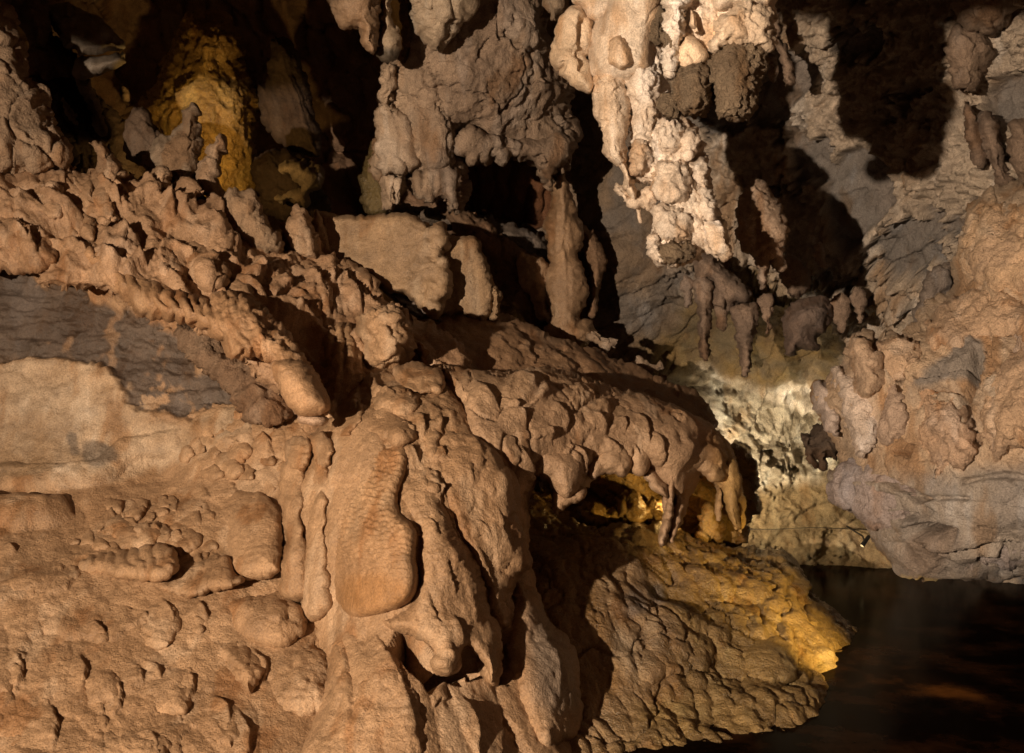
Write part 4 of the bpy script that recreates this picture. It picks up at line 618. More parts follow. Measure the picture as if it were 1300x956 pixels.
for i, (q, th, R) in enumerate([([(500, 470), (530, 460), (555, 472), (565, 492), (545, 500), (515, 498)], 0.14, 18), ([(476, 498), (510, 490), (530, 505), (526, 524), (496, 528), (474, 518)], 0.12, 16), ([(452, 528), (486, 522), (512, 534), (522, 556), (508, 566), (476, 556), (450, 550)], 0.12, 15), ([(525, 520), (548, 520), (560, 545), (556, 575), (540, 580), (528, 552)], 0.10, 14), ([(430, 522), (450, 512), (466, 524), (450, 548), (430, 556), (420, 542)], 0.10, 13), ([(392, 558), (412, 552), (424, 570), (416, 592), (396, 590)], 0.12, 13), ([(366, 560), (388, 556), (394, 578), (384, 596), (366, 590)], 0.11, 13), ([(536, 598), (550, 596), (556, 616), (548, 632), (536, 622)], 0.10, 9), ([(548, 826), (566, 822), (582, 834), (578, 850), (562, 856), (550, 846)], 0.12, 12), ([(606, 836), (622, 824), (636, 830), (634, 856), (624, 870), (612, 856)], 0.12, 11)]):
    ml('lobe', q, th, R * 1.15, -0.22, 100 + i * 4, rag=(1.8, 10), tilt=(0.05, 0.02))
# hollow rock under the mound's drip fringe
ml('toe', [(440, 798), (470, 806), (496, 832), (524, 862), (540, 900), (530, 1000), (430, 1000), (420, 880), (425, 820)], 0.16, 30, -0.14, 230)
ml('toe', [(556, 900), (600, 886), (640, 896), (650, 940), (640, 1040), (560, 1040), (546, 950)], 0.12, 24, -0.05, 231)
# knobbly head above the mound
rock('knob_boulder', 'knobbly rounded boss of tan rock standing on top of the mound', 'boulder', [(458, 430), (461, 406), (476, 392), (498, 390), (516, 406), (527, 430), (520, 455), (506, 472), (485, 482), (469, 474), (459, 452)], 6.0, 0.28, 34, 0.4, s=51, relief=lambda c: flow_cells(c, 40, 28, 18, 0.03, 391, 0.6) + 0.09 * fbm(c.P, 3, 5, 392, 0.6) + 0.03 * (fbm(c.P, 8, 4, 393, 0.6, True) - 0.4), col=tanc(91), mat='flow', pw=2)
rock('orange_wedge_stone', 'small orange-brown wedge in the shadow right of the knobbly boss', 'stone', [(528, 436), (536, 432), (544, 446), (540, 462), (528, 462)], 6.2, 0.08, 7, 0.2, s=52, col=tanc(92, (0.36, 0.17, 0.05), TAN2))

# ================================================================== lower right: golden mound at the pool
GOL = Field([(690, 640, 7.3), (720, 660, 7.2), (760, 690, 6.7), (900, 690, 7.6), (1000, 700, 7.9), (1060, 790, 7.45), (1078, 812, 7.3), (1050, 866, 6.05), (900, 866, 6.0), (900, 780, 6.5), (760, 866, 5.65), (760, 780, 5.95), (680, 700, 6.5), (690, 866, 5.6), (900, 960, 5.25), (1050, 940, 5.55), (1000, 1000, 5.1), (690, 960, 5.2), (800, 1000, 5.0), (1000, 790, 6.75)])
gol = thing('golden_flowstone_mound', 'amber-stained flowstone mound sinking into the dark pool, lower right', 'flowstone', P3(900, 866, 6.0))
def gol_relief(c):
    return flow_cells(c, 66, 110, 44, 0.030, 401, 0.8, 0.3, drop=0.25) + flow_cells(c, 70, 44, 16, 0.007, 402, 0.8) + flutes(c, 70, 26, 0.03, 407, 2.0) + 0.14 * fbm(c.P, 1.6, 5, 403) + cracks(c, 1.5, 0.03, 0.02, 404) + 0.010 * (fbm(c.P, 8, 5, 405, 0.62, True) - 0.4) + flow_lines(c, 0.014, 408, 5)
def gol_col(c):
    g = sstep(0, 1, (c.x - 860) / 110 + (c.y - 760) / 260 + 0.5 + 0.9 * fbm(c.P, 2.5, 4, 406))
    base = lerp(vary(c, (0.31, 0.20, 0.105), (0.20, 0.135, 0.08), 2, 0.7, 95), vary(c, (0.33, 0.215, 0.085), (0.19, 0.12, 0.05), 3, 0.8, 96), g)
    st = poly_mask(c, [(826, 745), (842, 735), (852, 755), (836, 768)], 6, 7) + poly_mask(c, [(850, 768), (870, 758), (876, 770), (858, 784)], 6, 7) + poly_mask(c, [(795, 755), (815, 750), (820, 775), (800, 780)], 8, 8)
    base = lerp(base, GREY, 0.7 * np.clip(st, 0, 1))
    return lerp(base, (0.20, 0.105, 0.03), 0.7 * poly_mask(c, [(668, 600), (740, 620), (750, 700), (770, 800), (800, 870), (690, 900), (660, 760)], 16, 16))  # dark band: the main mound's cast shadow put into the colour
blob('mound_body', [(660, 620), (690, 615), (712, 640), (735, 662), (757, 676), (782, 666), (824, 665), (860, 672), (888, 682), (920, 688), (958, 690), (994, 697), (1012, 717), (1029, 738), (1040, 763), (1065, 781), (1081, 802), (1080, 824), (1066, 846), (1060, 870), (1058, 930), (1050, 1010), (640, 1010), (640, 700)],
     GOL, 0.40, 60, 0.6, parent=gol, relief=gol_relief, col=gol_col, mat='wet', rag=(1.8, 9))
for i, (q, th, R) in enumerate([([(921, 768), (944, 758), (963, 780), (955, 797), (937, 792)], 0.14, 13), ([(890, 722), (912, 716), (926, 740), (922, 764), (904, 770), (892, 748)], 0.14, 15), ([(985, 752), (1006, 756), (1016, 790), (1004, 822), (986, 806), (978, 776)], 0.15, 16), ([(1024, 770), (1056, 782), (1072, 804), (1056, 826), (1030, 820), (1018, 796)], 0.16, 18), ([(940, 812), (980, 806), (1010, 832), (1006, 860), (960, 866), (936, 844)], 0.15, 20), ([(850, 800), (880, 792), (902, 815), (898, 850), (866, 858), (846, 832)], 0.13, 20), ([(800, 820), (836, 812), (850, 845), (830, 870), (800, 862)], 0.12, 18), ([(740, 690), (780, 688), (800, 704), (784, 722), (750, 718)], 0.10, 16), ([(1000, 714), (1016, 728), (1026, 752), (1014, 768), (996, 750), (990, 726)], 0.12, 13), ([(850, 700), (880, 694), (896, 716), (876, 732), (852, 724)], 0.10, 14), ([(950, 715), (976, 716), (984, 742), (970, 762), (952, 745)], 0.12, 14), ([(720, 656), (735, 664), (748, 690), (742, 700), (726, 684)], 0.10, 8)]):
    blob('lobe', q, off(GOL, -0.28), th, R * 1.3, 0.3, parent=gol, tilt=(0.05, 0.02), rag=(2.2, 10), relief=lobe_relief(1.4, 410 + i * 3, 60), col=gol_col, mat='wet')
# rocks inside the hollow under the shelf
hol = thing('hollow_back_rock', 'ochre lumpy rock filling the hollow under the shelf lip', 'boulder', P3(800, 660, 7.5))
for i, (q, d, th, R) in enumerate([([(690, 560), (940, 570), (945, 690), (890, 695), (740, 690), (700, 650)], 8.0, 0.2, 40), ([(738, 640), (760, 636), (786, 650), (780, 668), (752, 676), (738, 664)], 7.4, 0.16, 14), ([(786, 626), (804, 624), (818, 640), (814, 668), (790, 670), (780, 650)], 7.4, 0.15, 14), ([(808, 646), (832, 632), (848, 648), (846, 668), (814, 668)], 7.5, 0.15, 14), ([(886, 660), (900, 640), (915, 660), (918, 690), (884, 690)], 7.7, 0.15, 12)]):
    blob('rock_lump' if i else 'back_wall', q, d, th, R, 0.3, parent=hol, relief=jag(420 + i, 0.7), col=lambda c: vary(c, (0.29, 0.165, 0.045), (0.18, 0.105, 0.035), 3, 0.7, 97), mat='wet')

# ================================================================== right: boulder buttress over the pool
BUT = Field([(1302, 234, 6.4), (1216, 302, 6.5), (1205, 369, 6.5), (1113, 423, 6.4), (1045, 500, 6.6), (1060, 610, 6.5), (1149, 732, 6.2), (1300, 723, 5.8), (1500, 240, 5.6), (1500, 720, 5.2), (1200, 550, 6.0), (1300, 500, 5.8), (1600, 500, 5.0), (1200, 680, 5.95)])
but = thing('overhanging_buttress', 'massive grey and tan rock buttress jutting from the right over the pool', 'boulder', P3(1230, 735, 6.1))
def but_relief(c):
    grey = sstep(590, 640, c.y + 40 * fbm(c.P, 2, 3, 431))
    bed = 0.06 * np.abs((((c.P[:, 2] + 0.12 * c.P[:, 0]) * 5.5 + 1.6 * fbm(c.P, 1.4, 4, 432)) % 1) - 0.5)
    slot = stroke(c, [(1148, 678), (1175, 673), (1200, 675), (1218, 681)], 9, -0.30) + stroke(c, [(1240, 706), (1262, 708), (1285, 704)], 7, -0.12) + stroke(c, [(1160, 634), (1200, 632), (1235, 633)], 4, -0.05) + stroke(c, [(1136, 455), (1140, 480), (1130, 505), (1120, 545)], 9, -0.16) + stroke(c, [(1134, 562), (1146, 572), (1156, 574)], 10, -0.26) + stroke(c, [(1244, 440), (1236, 480), (1228, 520), (1240, 570)], 8, -0.14) + stroke(c, [(1110, 425), (1130, 445), (1165, 440)], 7, -0.10) + stroke(c, [(1290, 440), (1310, 500), (1300, 560)], 10, -0.16) + stroke(c, [(1080, 604), (1130, 612), (1180, 640)], 5, -0.07) + stroke(c, [(1075, 640), (1115, 650), (1170, 658)], 5, -0.08) + stroke(c, [(1190, 702), (1250, 694), (1310, 700)], 5, -0.09) + stroke(c, [(1220, 612), (1270, 604), (1330, 610)], 5, -0.07) + stroke(c, [(1160, 478), (1200, 470), (1245, 458)], 4, -0.05) + stroke(c, [(1165, 500), (1190, 492), (1225, 496)], 5, -0.08)
    return (1 - grey) * (0.10 * fbm(c.P, 1.8, 4, 433, 0.5) + 0.03 * (fbm(c.P, 9, 5, 434, 0.65, True) - 0.4) * sstep(-0.2, 0.25, fbm(c.P, 1.5, 3, 430)) + facets(c, 75, 44, 30, 0.025, 435)) + grey * (bed + facets(c, 10, 90, 26, 0.02, 439) + 0.08 * fbm(c.P, 1.6, 5, 436, 0.5)) + 0.02 * fbm(c.P, 10, 4, 437) + slot
def but_col(c):
    g = sstep(585, 625, c.y + 45 * fbm(c.P, 2.2, 4, 438, 0.6))
    tanm = vary(c, (0.48, 0.34, 0.225), (0.37, 0.285, 0.21), 3.0, 0.8, 101)
    base = lerp(tanm, vary(c, (0.25, 0.215, 0.188), (0.34, 0.285, 0.235), 3.5, 0.8, 102), g)
    pl = poly_mask(c, [(1160, 480), (1185, 455), (1235, 428), (1246, 440), (1245, 472), (1200, 484), (1165, 492)], 5, 6)
    base = lerp(base, vary(c, (0.235, 0.20, 0.17), GREY, 3, 0.5, 103), pl)
    pale = poly_mask(c, [(1066, 462), (1090, 480), (1110, 500), (1118, 545), (1100, 575), (1080, 545)], 8, 9)
    base = lerp(base, vary(c, (0.47, 0.36, 0.27), (0.36, 0.27, 0.20), 5, 0.6, 104), pale)
    rust = poly_mask(c, [(1145, 690), (1185, 672), (1220, 684), (1190, 720), (1155, 725)], 8, 10)
    return lerp(base, (0.20, 0.14, 0.10), 0.6 * rust)
blob('buttress_body', [(1640, 200), (1400, 215), (1302, 234), (1262, 234), (1244, 248), (1225, 265), (1217, 302), (1210, 330), (1216, 362), (1205, 371), (1180, 391), (1159, 412), (1138, 423), (1113, 425), (1095, 422), (1076, 440), (1067, 462), (1058, 471), (1052, 490), (1038, 490), (1031, 503), (1038, 522), (1046, 542), (1058, 560), (1064, 584), (1052, 606), (1056, 633), (1077, 647), (1099, 669), (1113, 692), (1131, 714), (1149, 732), (1185, 736), (1230, 728), (1300, 723), (1400, 728), (1640, 740)],
     BUT, 0.40, 60, 0.9, parent=but, relief=but_relief, col=but_col, mat='crust', rag=(2.2, 9))
brel = lambda s, a=1.0, w=1.0: (lambda c: a * (0.09 * fbm(c.P, 2.2, 4, 440 + s, 0.5) + 0.03 * (fbm(c.P, 10, 5, 441 + s, 0.65, True) - 0.4) + flow_cells(c, 80, 40, 20, 0.02, 442 + s, 0.7)))
bt = lambda s, a=(0.37, 0.24, 0.14), b=(0.28, 0.19, 0.125): tanc(s, tuple(np.array(a) * (1.6, 1.82, 2.1)), tuple(np.array(b) * (1.6, 1.82, 2.1)))
for nm, q, dz, th, R, col in [('nodule', [(1084, 420), (1102, 435), (1112, 460), (1111, 487), (1099, 501), (1088, 478), (1077, 457), (1076, 433)], -0.36, 0.20, 17, bt(105, (0.42, 0.28, 0.165))),
        ('nodule', [(1230, 525), (1248, 485), (1275, 453), (1320, 448), (1345, 500), (1335, 556), (1293, 572), (1270, 586), (1248, 572), (1233, 550)], -0.32, 0.28, 38, bt(106)), ('nodule', [(1150, 532), (1171, 487), (1200, 496), (1222, 512), (1232, 548), (1240, 579), (1226, 606), (1203, 607), (1186, 620), (1167, 590), (1152, 560)], -0.32, 0.20, 30, bt(107, (0.36, 0.225, 0.13))),
        ('nodule', [(1060, 470), (1076, 478), (1100, 502), (1114, 540), (1112, 566), (1092, 580), (1078, 560), (1066, 520)], -0.28, 0.18, 20, bt(108, (0.45, 0.345, 0.255), (0.37, 0.28, 0.20))), ('nodule', [(1110, 500), (1134, 486), (1152, 506), (1148, 540), (1136, 562), (1116, 552)], -0.34, 0.14, 16, bt(109, (0.31, 0.215, 0.145))),
        ('nodule', [(1240, 270), (1300, 258), (1380, 280), (1380, 340), (1320, 366), (1262, 372), (1232, 340), (1228, 300)], -0.30, 0.22, 40, bt(110, (0.37, 0.24, 0.135))), ('nodule', [(1180, 400), (1230, 372), (1290, 378), (1330, 400), (1320, 440), (1260, 434), (1215, 440), (1175, 440)], -0.34, 0.18, 30, bt(111)),
        ('nodule', [(1285, 395), (1340, 385), (1370, 420), (1350, 460), (1300, 456), (1280, 430)], -0.36, 0.2, 28, bt(112, (0.34, 0.245, 0.17))), ('nodule', [(1104, 440), (1140, 428), (1168, 436), (1168, 466), (1144, 486), (1118, 482)], -0.32, 0.14, 20, bt(113)), ('nodule', [(1036, 492), (1054, 492), (1062, 520), (1066, 552), (1052, 548), (1040, 524)], -0.18, 0.14, 11, bt(114, (0.34, 0.26, 0.20), MAUVE)),
        ('grey_bed', [(1060, 600), (1090, 580), (1140, 590), (1165, 620), (1150, 660), (1110, 672), (1080, 648), (1056, 630)], -0.30, 0.16, 26, bt(115, (0.26, 0.20, 0.165), (0.215, 0.17, 0.14))), ('grey_bed', [(1168, 640), (1230, 634), (1300, 628), (1380, 640), (1380, 668), (1300, 662), (1230, 666), (1180, 660)], -0.34, 0.14, 16, bt(116, (0.30, 0.25, 0.20), (0.22, 0.18, 0.15))),
        ('grey_bed', [(1130, 690), (1170, 684), (1220, 690), (1290, 684), (1380, 690), (1380, 724), (1300, 720), (1230, 726), (1160, 730), (1138, 712)], -0.26, 0.15, 17, bt(117, (0.225, 0.18, 0.15), (0.28, 0.22, 0.175))), ('grey_bed', [(1212, 606), (1260, 588), (1330, 590), (1380, 610), (1340, 630), (1270, 626), (1225, 630)], -0.30, 0.14, 18, bt(118, (0.21, 0.175, 0.15), (0.26, 0.21, 0.17)))]:
    blob(nm, q, off(BUT, dz + (0.09 if nm == 'grey_bed' else 0.03)), th, R * 1.5, 0.35, parent=but, relief=brel(int(q[0][0]) % 90, 1.0), col=col, mat='crust', rag=(3.2, 12), tilt=(0.05, 0.02))
rock('dark_fringe', 'dark ragged rock fringe hanging between the lit wall and the buttress', 'stalactite', [(1012, 560), (1022, 545), (1040, 536), (1060, 545), (1070, 570), (1062, 586), (1054, 580), (1046, 592), (1038, 582), (1028, 588), (1018, 576)], 6.95, 0.15, 12, 0.35, s=61, col=dimc(61, (0.10, 0.075, 0.055), BROWN), relief=jag(451, 0.9))

# ================================================================== upper right: pale stalactite cluster and lumps on the wall
STC = Field([(740, -200, 5.8), (840, -200, 5.7), (730, 60, 5.9), (790, 100, 5.85), (860, 160, 5.9), (860, 320, 5.7), (920, 300, 5.75), (900, 180, 5.9)])
STR = lambda x, y: np.full(np.shape(x), 4.72)
clu = thing('pale_stalactite_cluster', 'bright cream cluster of fused stalactites hanging from the roof, upper right of centre', 'stalactite', P3(860, -120, 5.0))
crc = lambda s, a=CREAM, b=(0.56, 0.42, 0.30): (lambda c: vary(c, a, b, 3.0, 0.55, s))
crel = lambda s, a=1.0, lx=26, ly=17: (lambda c: a * (flow_cells(c, 80, lx, ly, 0.022, 460 + s, 0.6) + 0.06 * fbm(c.P, 3.5, 4, 461 + s) + 0.012 * fbm(c.P, 18, 4, 462 + s, 0.6) + cracks(c, 5, 0.012, 0.03, 463 + s) - 0.02))
rough = lambda s: (lambda c: 0.05 * fbm(c.P, 3.5, 4, 473 + s, 0.55) + 0.040 * (fbm(c.P, 9, 5, 470 + s, 0.65, True) - 0.4) + flow_cells(c, 70, 18, 12, 0.012, 471 + s, 0.7) + 0.008 * fbm(c.P, 40, 3, 472 + s))
smo = lambda s: (lambda c: 0.05 * fbm(c.P, 3, 4, 480 + s) + flow_cells(c, 60, 44, 28, 0.012, 481 + s, 0.6))
def cl(nm, q, dz, th, R, rel, col, mat='flow', back=None, fld=None, **k): return blob(nm, q, off(fld or STC, dz), th, R, th if back is None else back, parent=clu, relief=rel, col=col, mat=mat, step=1.6, **k)
cl('root', [(740, -260), (850, -260), (852, -40), (850, 60), (850, 120), (852, 160), (836, 160), (800, 60), (770, 40), (752, 20), (745, -20)], 0.12, 0.24, 30, rough(0), crc(121), back=0.4)
cl('root', [(846, -320), (985, -320), (984, -40), (980, 30), (966, 70), (930, 80), (905, 90), (880, 96), (858, 100), (848, 60), (850, -20)], 0.10, 0.20, 30, rough(46), crc(120), back=0.35, fld=STR)
cl('smooth_lobe', [(701, 64), (703, 45), (713, 20), (729, 7), (748, 16), (752, 49), (748, 75), (754, 98), (750, 119), (729, 111), (710, 92), (701, 77)], 0.02, 0.20, 24, lambda c: smo(1)(c) + stroke(c, [(712, 92), (716, 72), (730, 66), (740, 78), (736, 94)], 4, -0.035) + stroke(c, [(740, 20), (738, 50), (744, 80)], 5, -0.04), crc(122, (0.60, 0.46, 0.33), (0.46, 0.31, 0.18)))
cl('roof_arm', [(720, -40), (740, -30), (760, -5), (778, -10), (772, 20), (752, 26), (736, 10), (722, 0)], -0.04, 0.10, 12, smo(2), crc(123))
cl('smooth_lobe', [(748, 49), (755, 23), (778, -30), (830, -60), (845, 0), (843, 38), (832, 68), (828, 90), (800, 100), (770, 100), (750, 90)], -0.02, 0.22, 28, smo(3), crc(124, (0.69, 0.58, 0.47)))
cl('smooth_lobe', [(770, 48), (790, 44), (804, 62), (806, 80), (792, 90), (774, 82), (766, 64)], -0.22, 0.09, 13, smo(4), crc(125, (0.60, 0.44, 0.30)))
cl('rolled_column', [(752, 92), (770, 86), (790, 92), (800, 120), (802, 150), (800, 180), (806, 210), (812, 236), (808, 258), (796, 252), (786, 240), (782, 220), (766, 202), (759, 173), (753, 143), (750, 115)], -0.04, 0.18, 20, crel(5, 0.8, 20, 40), crc(126, (0.66, 0.52, 0.39)))
cl('rolled_column', [(796, 80), (820, 72), (838, 90), (840, 120), (838, 158), (834, 190), (816, 196), (800, 180), (798, 140), (794, 110)], 0.0, 0.18, 20, rough(6), crc(127, (0.69, 0.585, 0.485)))
cl('curl', [(782, 232), (800, 246), (812, 244), (826, 236), (834, 246), (826, 262), (812, 262), (804, 264), (788, 254)], -0.02, 0.08, 9, rough(7), crc(128, (0.55, 0.44, 0.34)))
cl('drip_tip', capsule([(810, 256), (811, 268), (813, 282)], [4, 2.6, 1.0]), -0.02, 0.016, 4, None, crc(129, PALE))
cl('trunk', [(804, 181), (822, 160), (838, 150), (868, 145), (888, 167), (892, 188), (902, 214), (902, 236), (907, 264), (921, 297), (926, 322), (912, 329), (893, 321), (884, 332), (848, 337), (831, 329), (823, 303), (832, 280), (834, 243), (806, 224), (799, 202)], 0.02, 0.20, 26, rough(8), crc(130))
for i, (q, th, R) in enumerate([([(832, 212), (846, 204), (866, 208), (874, 228), (868, 252), (850, 260), (836, 252), (829, 234)], 0.12, 17), ([(834, 262), (856, 258), (872, 266), (880, 288), (876, 306), (848, 310), (832, 296)], 0.11, 16), ([(803, 186), (814, 178), (826, 186), (828, 206), (820, 222), (806, 220), (799, 204)], 0.10, 13), ([(832, 160), (850, 148), (866, 160), (862, 186), (846, 196), (832, 184)], 0.10, 14), ([(866, 166), (882, 160), (892, 180), (884, 202), (868, 198)], 0.09, 12), ([(880, 206), (896, 206), (902, 226), (896, 240), (882, 232)], 0.09, 11), ([(888, 238), (902, 240), (908, 264), (904, 280), (890, 270), (884, 252)], 0.09, 11), ([(896, 284), (914, 286), (924, 312), (922, 326), (906, 324), (896, 304)], 0.09, 12), ([(824, 296), (836, 300), (840, 318), (846, 332), (832, 330), (824, 316)], 0.09, 9)]):
    cl('knob', q, -0.16, th, R, rough(20 + i), crc(131 + i, (0.71, 0.605, 0.505)))
dk = lambda s: (lambda c: vary(c, (0.23, 0.17, 0.115), (0.34, 0.25, 0.165), 7, 0.7, s))
corl = lambda s: (lambda c: popcorn(c, 34, 0.028, 490 + s) + 0.05 * fbm(c.P, 5, 3, 491 + s) - 0.02)
cl('coral_lump', [(838, 312), (858, 306), (882, 308), (888, 322), (878, 331), (848, 334), (838, 326)], -0.20, 0.07, 10, corl(1), dk(141), 'coral')
cl('coral_lump', [(856, 92), (872, 82), (891, 76), (902, 92), (904, 128), (892, 147), (862, 149), (852, 122)], -0.10, 0.16, 20, corl(2), dk(142), 'coral', fld=STR)
cl('coral_lump', [(902, 74), (921, 50), (945, 48), (966, 54), (975, 75), (961, 113), (958, 143), (940, 157), (912, 153), (906, 124), (899, 98)], -0.10, 0.20, 26, corl(3), lambda c: vary(c, (0.33, 0.245, 0.165), (0.23, 0.165, 0.11), 7, 0.7, 143), 'coral', fld=STR)
cl('coral_lump', [(842, 117), (857, 124), (862, 147), (844, 150), (834, 134)], -0.10, 0.09, 11, corl(4), dk(144), 'coral', fld=STR)
cl('coral_lump', [(844, 44), (852, 40), (862, 52), (858, 76), (848, 84), (842, 66)], -0.14, 0.06, 8, corl(5), dk(145), 'coral', fld=STR)
cl('coral_lump', [(826, 18), (840, 14), (845, 40), (836, 60), (824, 48)], -0.16, 0.05, 9, corl(6), dk(146), 'coral')
cl('crusted_head', [(908, 40), (915, 20), (936, 6), (960, 6), (976, 14), (983, 38), (978, 64), (950, 60), (921, 58), (906, 62)], -0.12, 0.16, 20, rough(40), crc(147, (0.55, 0.44, 0.33)), fld=STR)
cl('crusted_head', [(846, -30), (870, -30), (872, 20), (866, 60), (856, 90), (846, 100), (842, 60), (844, 10)], -0.12, 0.10, 11, rough(41), crc(148), fld=STR)
cl('pale_oval', [(876, 8), (886, 14), (891, 32), (888, 46), (880, 44), (873, 28)], -0.12, 0.07, 8, smo(42), crc(149, (0.68, 0.53, 0.38)), fld=STR)
cl('bridge', [(868, 46), (880, 50), (892, 62), (898, 74), (884, 82), (868, 84), (862, 66)], -0.12, 0.08, 9, smo(43), crc(150, (0.66, 0.50, 0.35)), fld=STR)
cl('roof_arm', [(920, -60), (990, -60), (984, 0), (960, 8), (930, 6), (912, 14), (905, 0)], -0.06, 0.14, 16, smo(44), crc(151), fld=STR)
G3 = 'small stalactites on the right wall'
for q, d, th, R, lab, col in [([(976, -40), (986, 10), (990, 27), (991, 51), (1002, 68), (1007, 92), (1009, 109), (995, 110), (995, 87), (987, 66), (981, 41), (974, 10)], 7.3, 0.10, 8, 'thin bent stalactite right of the coral lumps, crossing bare grey wall', MAUVE),
        ([(976, 68), (984, 72), (988, 92), (982, 102), (975, 96), (978, 82)], 7.7, 0.06, 6, 'tiny stub beside the thin bent stalactite', MAUVE), ([(880, 357), (903, 357), (904, 384), (900, 410), (900, 451), (891, 454), (888, 425), (886, 396)], 7.9, 0.14, 11, 'slender grey stalactite below the pale cluster tip', MAUVE),
        ([(930, 392), (956, 386), (964, 396), (960, 419), (956, 443), (953, 472), (944, 476), (942, 454), (935, 425)], 7.9, 0.15, 13, 'grey stalactite with a narrow tip over the ochre ledge', MAUVE), ([(936, 262), (948, 236), (966, 232), (988, 262), (999, 299), (992, 314), (998, 338), (985, 342), (977, 331), (973, 358), (966, 366), (958, 325), (940, 316)], 6.4, 0.16, 18, 'pale fluted stalactite pair right of the cluster tip', (0.40, 0.31, 0.23)),
        ([(990, 330), (1012, 330), (1026, 352), (1020, 372), (1002, 374), (990, 352)], 7.8, 0.15, 14, 'knobbly stub under the pale fluted pair', MAUVE), ([(1036, 310), (1042, 308), (1048, 330), (1046, 344), (1038, 336)], 7.7, 0.06, 6, 'tiny pale spike in the cast shadow right of the fluted pair', MAUVE),
        ([(1222, 128), (1230, 130), (1240, 165), (1248, 205), (1243, 210), (1232, 180), (1224, 150)], 7.0, 0.09, 6, 'thin leaning rib near the right edge above the buttress', MAUVE), ([(1246, 150), (1262, 150), (1270, 190), (1284, 225), (1276, 236), (1262, 220), (1254, 190)], 6.95, 0.12, 10, 'thicker hanging fold near the right edge above the buttress', MAUVE)]:
    rock('stalactite', lab, 'stalactite', q, d, th, R, th, s=int(q[0][0]) % 97, group=G3, col=tanc(int(q[0][0]) % 50, col, (0.19, 0.15, 0.12)), relief=lambda c: rough(60)(c) * 0.9, pw=2)
for i, (x, y, h, w_, lab) in enumerate([(915, 392, 22, 7, 'short grey stalactite between the slender one and the narrow-tipped one'), (974, 402, 20, 7, 'short grey stalactite between the narrow-tipped one and the hanging boulder'), (872, 372, 16, 6, 'short brown stub just left of the slender grey stalactite'), (1068, 402, 20, 8, 'short dark stub right of the hanging boulder'), (1090, 392, 18, 7, 'short dark stub above the left nodule of the buttress')]):
    rock('stalactite', lab, 'stalactite', capsule([(x, y - h), (x + 1, y), (x + 2, y + h)], [w_ * 1.5, w_, w_ * 0.45]), 7.9, w_ / F * 9, w_, s=80 + i, group=G3, col=tanc(81 + i, MAUVE, (0.19, 0.15, 0.12)), relief=lambda c: rough(60)(c) * 0.8, pw=2)
rock('wall_lump', 'faceted mauve-grey boulder hanging over the ochre ledge', 'boulder', [(994, 398), (1014, 381), (1044, 376), (1058, 396), (1054, 412), (1039, 431), (1036, 444), (1011, 448), (997, 453), (993, 425)], 7.9, 0.28, 24, 0.3, s=71, col=tanc(153, (0.24, 0.175, 0.135), GREY))
rock('wall_lump', 'flat-bottomed grey rock ledge between the two grey stalactites', 'boulder', [(884, 330), (908, 322), (925, 345), (950, 362), (956, 378), (930, 392), (905, 390), (902, 360), (886, 358)], 7.95, 0.2, 16, 0.3, s=72, col=tanc(154, MAUVE, GREY))
rock('wall_lump', 'big rounded boulder at the top right corner', 'boulder', [(1206, -60), (1300, -60), (1290, 0), (1284, 28), (1262, 42), (1238, 36), (1216, 20), (1204, -10)], 6.9, 0.28, 30, 0.4, s=73, col=tanc(155, (0.30, 0.235, 0.175), MAUVE))
rock('wall_lump', 'crusty brown lump below the top right boulder', 'boulder', [(1206, 40), (1236, 32), (1258, 50), (1258, 84), (1240, 118), (1216, 112), (1204, 80)], 7.05, 0.2, 22, 0.4, s=74, col=tanc(156, (0.28, 0.215, 0.155), MAUVE))
rock('wall_lump', 'crusty lump at the right edge beside the thicker hanging fold', 'boulder', [(1284, 160), (1330, 150), (1350, 200), (1320, 240), (1290, 225), (1280, 190)], 6.8, 0.2, 22, 0.4, s=75, col=tanc(157, (0.28, 0.215, 0.155), MAUVE))
rock('wall_lump', 'grey stone wedged between the wall and the buttress top', 'boulder', [(1180, 345), (1205, 335), (1212, 360), (1200, 380), (1180, 398), (1160, 410), (1165, 385)], 7.1, 0.12, 12, 0.4, s=76, col=tanc(158, GREYL, GREY))

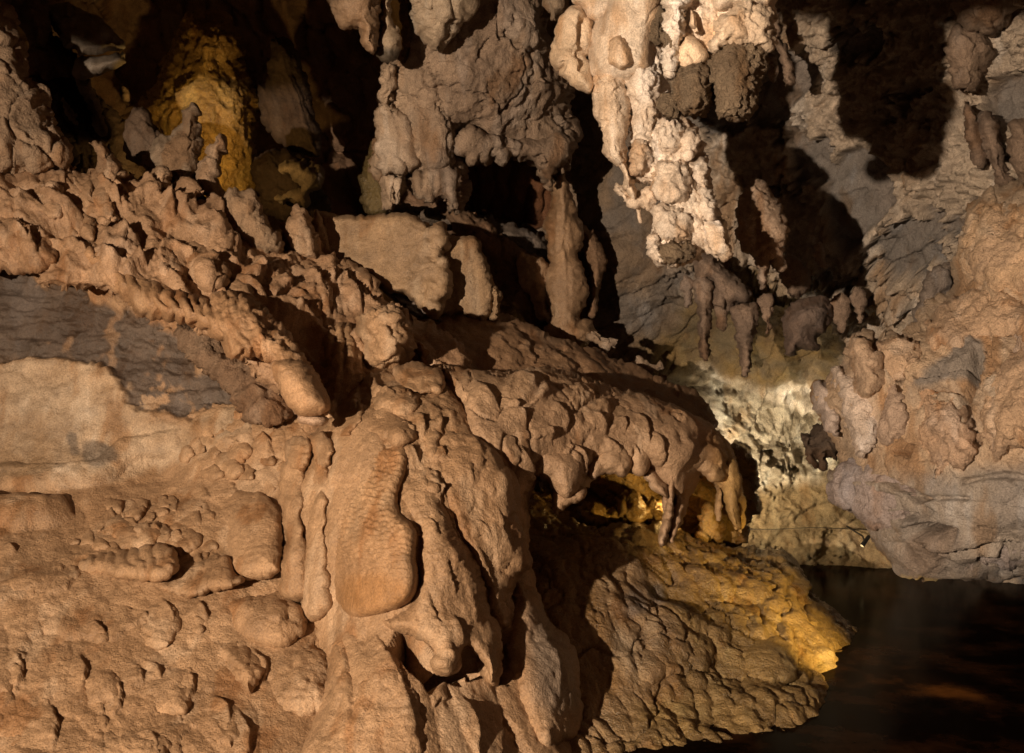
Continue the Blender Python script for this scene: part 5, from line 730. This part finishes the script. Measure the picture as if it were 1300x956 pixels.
# ================================================================== the wall lamp by the pool and its cable
def tube(pts, r, n=8):
    V, Q = [], []; p = [Vector(q) for q in pts]
    for i, q in enumerate(p):
        t = (p[min(i + 1, len(p) - 1)] - p[max(i - 1, 0)]).normalized(); a = t.orthogonal().normalized(); b_ = t.cross(a)
        rr = r[i] if isinstance(r, (list, tuple)) else r
        for k in range(n): V.append(q + (a * math.cos(2 * math.pi * k / n) + b_ * math.sin(2 * math.pi * k / n)) * rr)
    for i in range(len(p) - 1):
        for k in range(n): Q.append((i * n + k, i * n + (k + 1) % n, (i + 1) * n + (k + 1) % n, (i + 1) * n + k))
    return V, Q
def metal(name, colr, rough_, metallic, emit=0):
    m = bpy.data.materials.new(name); m.use_nodes = True; b = m.node_tree.nodes['Principled BSDF']; b.inputs['Base Color'].default_value = (*colr, 1); b.inputs['Roughness'].default_value = rough_; b.inputs['Metallic'].default_value = metallic
    if emit: b.inputs['Emission Color'].default_value = (1, 0.72, 0.3, 1); b.inputs['Emission Strength'].default_value = emit
    return m
L0 = P3(1098, 688, 9.2); lamp = thing('spot_lamp', 'tiny dark spot lamp on the lit wall beside the buttress, above the water', 'lamp', L0)
ax = Vector((-0.55, -0.35, -0.55)).normalized(); dk_ = metal('lamp_black', (0.03, 0.03, 0.03), 0.4, 0.6)
V, Q = tube([L0 - ax * 0.07, L0 - ax * 0.068, L0 + ax * 0.045, L0 + ax * 0.05], [0.003, 0.016, 0.020, 0.018], 16); plain('housing', V, Q, dk_, parent=lamp)
V, Q = tube([L0 + ax * 0.046, L0 + ax * 0.047], [0.017, 0.001], 16); plain('lens', V, Q, metal('lamp_lens', (0.9, 0.8, 0.6), 0.1, 0, 0.8), parent=lamp)
V, Q = tube([L0, L0 + Vector((0.02, 0.12, 0.03)), L0 + Vector((0.03, 0.6, 0.05))], 0.008); plain('bracket', V, Q, dk_, parent=lamp)
V, Q = tube([P3(940 + 18 * i, 671 + 1.2 * math.sin(i * 0.9), 9.45 - 0.004 * i) for i in range(11)], 0.0028); plain('power_cable', V, Q, metal('cable', (0.02, 0.015, 0.01), 0.8, 0), label='thin dark cable strung level across the lit wall above the pool', cat='cable')
print('TRIS', TRI[0], 'BLOBS', NB[0])
